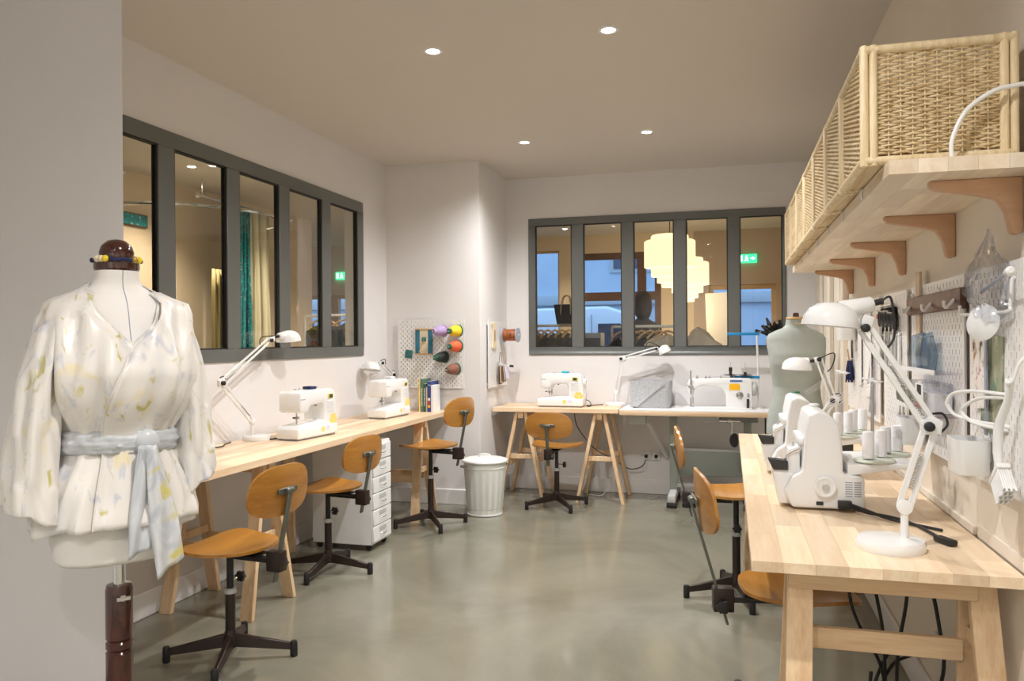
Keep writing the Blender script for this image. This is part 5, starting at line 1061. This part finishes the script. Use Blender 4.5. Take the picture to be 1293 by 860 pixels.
sr = tag(MB().cyl((-4.50, 5.95, 2.64), (-4.50, 7.45, 2.64), .014, n=10).build('curtain_pole', 'chrome'), 'straight chrome curtain pole in the fitting room', 'curtain pole')
for y in (6.0, 7.4): part(MB().cyl((-4.5, y, 2.65), (-4.5, y, H), .005, n=6).build('hanger', 'chrome'), sr); part(MB().ball((-4.5, 5.94 if y < 7 else 7.46, 2.64), .026, 8).build('finial', 'chrome'), sr)
curtain('curtain', -4.46, 6.46, 6.66, .05, 2.63, 'teal_print', 'teal printed curtain hanging in the fitting room'); curtain('curtain', -4.50, 6.68, 7.06, .05, 2.63, 'curtain_cream', 'cream curtain beside the teal printed one', .04, 6)
curtain('curtain', -4.30, 5.86, 6.08, .01, 1.98, 'gold_cloth', 'old gold satin panel hanging beside the teal curtain', .02, 4); curtain('curtain', -4.26, 6.09, 6.19, .01, 1.72, 'teal_print', 'narrow teal printed strip against the gold panel', .02, 2)
curtain('curtain', -4.55, 5.45, 5.72, .05, 2.24, 'curtain_cream', 'cream curtain gathered below the curved rail', .03, 4)
pic = thing('wall_picture', 'small dark teal picture on the fitting room wall', 'picture', (-4.9, 5.60, 2.34), 90); MB().box(-.17, .17, -.02, 0, 0, .11).build('frame', 'brown_frame', pic, bevel=.002, seg=1); MB().box(-.16, .16, -.023, -.02, .01, .10).build('print', 'teal_print', pic, smooth=0)
# ------------------------------------------------------------------ garments on rails
def garment(x, y, z, rz, mt, label, w_=.21, l_=.75, group='clothes on the shop rails'):
    g = thing('garment', label, 'garment', (x, y, z), rz, group)
    ps = [(-w_, -.10), (-w_*.9, -.07), (-.05, 0), (.05, 0), (w_*.9, -.07), (w_, -.10)]
    MB().tube(smooth_path([(-w_*.85, 0, -.085), (-.10, 0, -.035), (0, 0, -.012), (.10, 0, -.035), (w_*.85, 0, -.085)], 4), .011, 8).build('hanger', 'hanger_wood', g)
    MB().tube(smooth_path([(0, 0, -.012), (0, 0, .03), (.012, 0, .05), (.028, 0, .04), (.028, 0, .025)], 4), .002, 6).build('hook', 'steel', g)
    rg = lambda hw, hd, zz: [(hw*cos(2*PI*j/28)*(1+.06*sin(j*1.9)), hd*sin(2*PI*j/28), zz-(.085*abs(cos(2*PI*j/28))**1.3 if zz > -.1 else 0)) for j in range(28)]
    MB().loft([rg(w_*.55, .014, -.035), rg(w_*.98, .022, -.05), rg(w_, .026, -.22), rg(w_*.92, .028, -.45), rg(w_*1.05, .030, -l_)]).build('cloth', mt, g, smooth=70)
    return g
def rail(x0, x1, y, z, label):
    r_ = thing('clothes_rail', label, 'clothes rail', ((x0+x1)/2, y, 0), 0, 'clothes rails in the shop'); hw = (x1-x0)/2
    MB().cyl((-hw, 0, z), (hw, 0, z), .014, n=10).build('bar', 'white_satin', r_)
    for s_ in (-1, 1): MB().cyl((s_*hw, 0, .02), (s_*hw, 0, z), .012, n=10).build('upright', 'white_satin', r_); MB().box(s_*hw-.015, s_*hw+.015, -.25, .25, 0, .025).build('foot', 'white_satin', r_, bevel=.004)
mat('cl_olive', (.10, .09, .05), .85); mat('cl_grey', (.09, .09, .10), .85); mat('cl_tan', (.42, .30, .18), .85); mat('cl_cream', (.72, .64, .52), .85); mat('cl_print', (.030, .032, .040), .8, var=.9, scale=60)
rail(-2.10, -1.42, 7.9, 1.49, 'white clothes rail below the black tote bag')
for i in range(8): garment(-2.02+.075*i, 7.9, 1.455, 78, ['cl_olive', 'cl_grey', 'cl_tan', 'cl_olive', 'cl_grey', 'cl_olive', 'cl_grey', 'cl_grey'][i], ['olive garment at the wall end of the white rail', 'grey garment second on the white rail', 'tan garment on the white rail', 'olive garment after the tan one on the white rail', 'grey garment in the middle of the white rail', 'olive garment under the black tote bag', 'grey garment below the tote bag strap', 'grey garment at the free end of the white rail'][i])
rail(-1.12, -.46, 7.8, 1.47, 'white clothes rail beneath the bead pendant lamp')
for i in range(6): garment(-1.00+.085*i, 7.8, 1.435, 55, ['dark_cloth', 'dark_cloth', 'cl_grey', 'dark_cloth', 'cl_cream', 'cl_cream'][i], ['black garment at the person side of the pendant rail', 'black garment second on the pendant rail', 'charcoal garment on the pendant rail', 'black garment before the cream ones on the pendant rail', 'cream garment on the pendant rail', 'cream garment at the end of the pendant rail'][i])
tb = thing('tote_bag', 'black tote bag with tan straps standing on the rail end', 'bag', (-1.60, 7.88, 1.505)); MB().loft([[(-.09, -.04, 0), (.09, -.04, 0), (.09, .04, 0), (-.09, .04, 0)], [(-.125, -.03, .20), (.125, -.03, .20), (.125, .03, .20), (-.125, .03, .20)]]).build('bag', 'dark_cloth', tb, bevel=.004)
for yy in (-.03, .03): MB().tube(smooth_path([(-.05, yy, .05), (-.045, yy, .2), (-.02, yy, .28), (.03, yy, .28), (.05, yy, .2), (.05, yy, .05)], 5), .006, 6).build('strap', 'kraft', tb)
gb = thing('display_box', 'dark grey display box standing by the brown framed window', 'box', (-1.385, 8.2, 0)); MB().box(-.11, .11, -.12, .12, 0, 1.415).build('carcass', 'text_grey', gb, bevel=.004); MB().box(-.10, .10, -.122, -.12, .05, 1.36).build('front_panel', 'cl_grey', gb, smooth=0)
for x, mt, l in ((-4.42, 'cl_print', 'dark patterned jacket on a hanger beyond the left window'), (-4.12, 'cl_print', 'dark patterned jacket on a wooden hanger below the exit sign')): garment(x, 8.0, 1.60, 12, mt, l, .19, .8, 'dark jackets beyond the left window')
rail(-4.65, -3.9, 8.0, 1.635, 'white clothes rail with two dark jackets')
for o in list(bpy.data.objects):
    if o.name.startswith('garment') and abs(o.location.y-8.0) < .01: o.location.z = 1.60
# cream drape over a stand, white board, feather bouquet
st = thing('drape_stand', 'wooden stand draped with a crumpled cream cloth in the shop', 'stand', (-.23, 7.8, 0)); MB().box(-.16, .16, -.14, .14, 0, 1.24).build('plinth', 'cl_cream', st, bevel=.01)
rr = []
for i in range(9): t_ = i/8; rr.append([((.17*(1-t_)**.7+.01)*cos(2*PI*j/24)*(1+.2*sin(j*1.7+i))-.06*t_, (.14*(1-t_)**.7+.01)*sin(2*PI*j/24), 1.24+.22*t_) for j in range(24)])
MB().loft(rr).build('cloth', 'cl_cream', st, smooth=70)
wb = thing('white_board', 'white display board leaning inside the shop door', 'board', (-.05, 10.2, 0), 0); MB().box(-.17, .17, -.012, .012, .9, 1.92, RY(-2)).build('panel', 'white_matte', wb, bevel=.002, seg=1); MB().box(-.02, .02, .0, .03, 0, 1.2).build('post', 'grey_steel', wb, smooth=0); MB().box(-.15, .15, -.12, .12, 0, .02).build('foot', 'grey_steel', wb, bevel=.003)
bq = thing('feather_bouquet', 'dark feathery bouquet with white tips in a ribbed vase behind the glass', 'bouquet', (.40, 7.6, 0)); MB().box(-.20, .16, -.12, .12, 0, 1.10).build('pedestal', 'hanger_wood', bq, bevel=.004)
n = 32; MB().loft([[((.07+.006*(j % 2))*cos(2*PI*j/n), (.07+.006*(j % 2))*sin(2*PI*j/n), z) for j in range(n)] for z in (1.10, 1.34)]).build('vase', 'gold_ring', bq, smooth=0)
rng = random.Random(4)
for i in range(34):
    a = rng.uniform(0, 2*PI); e_ = rng.uniform(.25, 1.2); d = V((cos(a)*sin(e_), cos(e_)*0+sin(a)*sin(e_), cos(e_))); p0 = V((0, 0, 1.34)); p1 = p0+d*rng.uniform(.14, .21)
    f = MB().tube([p0, p0+(p1-p0)*.5+V((0, 0, .015)), p1], [.004, .020, .010], 6).build('feather', 'dark_cloth', bq)
    if i % 3 == 0: MB().ball(p1, .011, 5).build('tip', 'white_matte', f)
# shop table with folded goods at the right
tbx = thing('shop_table', 'low orange-brown shop table by the glass door', 'table', (.25, 9.0, 0)); MB().box(-.5, .5, -.3, .3, 1.02, 1.06).build('top', 'bracket_wood', tbx, bevel=.003)
for x in (-.46, .46):
    for y in (-.26, .26): MB().box(x-.025, x+.025, y-.025, y+.025, 0, 1.02).build('leg', 'bracket_wood', tbx, smooth=0)
for i, mt in enumerate(('cl_cream', 'ribbon_rust', 'cl_tan')): tag(MB().box(-.14, .14, -.12, .12, 0, .10, TM(-.05+.32*(i-1)+.25, 8.95, 1.06)).build('folded_garment', mt, bevel=.02, seg=3), ['cream folded garment on the shop table', 'rust red folded garment on the shop table', 'tan folded garment on the shop table'][i], 'garment', 'folded clothes on the shop table')
# ------------------------------------------------------------------ person seen through the shop window, from behind
pe = thing('person', 'person with dark hair and dark clothes seen from behind in the shop', 'person', (-.965, 9.2, 0), 10); pe.scale = (1.05, 1.05, 1.05)
def skin_body(name, pts, edges, mt, parent, sub=2):
    me = bpy.data.meshes.new(name); me.from_pydata([p[:3] for p in pts], edges, []); o = bpy.data.objects.new(name, me); C.objects.link(o); o.parent = parent
    md = o.modifiers.new('skin', 'SKIN'); md.use_smooth_shade = True
    for i, p in enumerate(pts): me.skin_vertices[0].data[i].radius = (p[3], p[4] if len(p) > 4 else p[3])
    me.skin_vertices[0].data[0].use_root = True
    s_ = o.modifiers.new('sub', 'SUBSURF'); s_.levels = s_.render_levels = sub; me.materials.append(M[mt]); return o
pts = [(0, 0, .95, .15, .11), (0, 0, 1.10, .125, .095), (0, 0, 1.28, .15, .105), (0, 0, 1.42, .14, .09), (0, 0, 1.50, .055, .055), (0, .01, 1.58, .05, .05),
       (-.16, 0, 1.41, .055), (-.21, .02, 1.15, .043), (-.18, .16, .98, .034), (-.15, .25, 1.02, .026), (.16, 0, 1.41, .055), (.21, .02, 1.15, .043), (.18, .16, .98, .034), (.15, .25, 1.02, .026),
       (-.09, 0, .85, .09), (-.10, .01, .50, .058), (-.10, -.01, .12, .042), (-.10, .10, .04, .036), (.09, 0, .85, .09), (.10, .01, .50, .058), (.10, -.01, .12, .042), (.10, .10, .04, .036)]
skin_body('body', pts, [(0, 1), (1, 2), (2, 3), (3, 4), (4, 5), (3, 6), (6, 7), (7, 8), (8, 9), (3, 10), (10, 11), (11, 12), (12, 13), (0, 14), (14, 15), (15, 16), (16, 17), (0, 18), (18, 19), (19, 20), (20, 21)], 'dark_cloth', pe)
hd = MB(); hd.ball((0, .015, 1.68), .095, 10, (.80, .95, 1.22)); hd.ball((0, .108, 1.665), .016, 6, (.8, 1, 1.3)); hd.ball((-.076, .02, 1.67), .018, 6, (.4, .8, 1.2)); hd.ball((.076, .02, 1.67), .018, 6, (.4, .8, 1.2)); hd.build('head', 'skin', pe)
hr = MB(); rr = []
for i in range(13):
    ph = PI*i/12; rr.append([((.098*max(0, sin(ph))**.8+1e-4)*cos(2*PI*j/24)*(1+.05*sin(j*5)), (.112*max(0, sin(ph))**.8+1e-4)*sin(2*PI*j/24)-.018-(.012 if i > 6 else 0), 1.650+.168*cos(ph)) for j in range(24)])
hr.loft(rr); hr.build('hair', 'hair', pe, smooth=70)
for s_ in (-1, 1):
    h_ = MB(); base = V((s_*.145, .27, 1.03)); h_.ball(base, .035, 8, (.6, 1, .8))
    for k in range(4): h_.tube(smooth_path([base+V((s_*(-.02+.012*k), .02, 0)), base+V((s_*(-.02+.013*k), .065+.006*(k in (1, 2)), -.004)), base+V((s_*(-.02+.013*k), .085+.008*(k in (1, 2)), -.026))], 3), .008, 6)
    h_.tube(smooth_path([base+V((-s_*.02, .0, .005)), base+V((-s_*.045, .03, .004)), base+V((-s_*.045, .05, -.008))], 3), .009, 6); h_.build('hand', 'skin', pe)
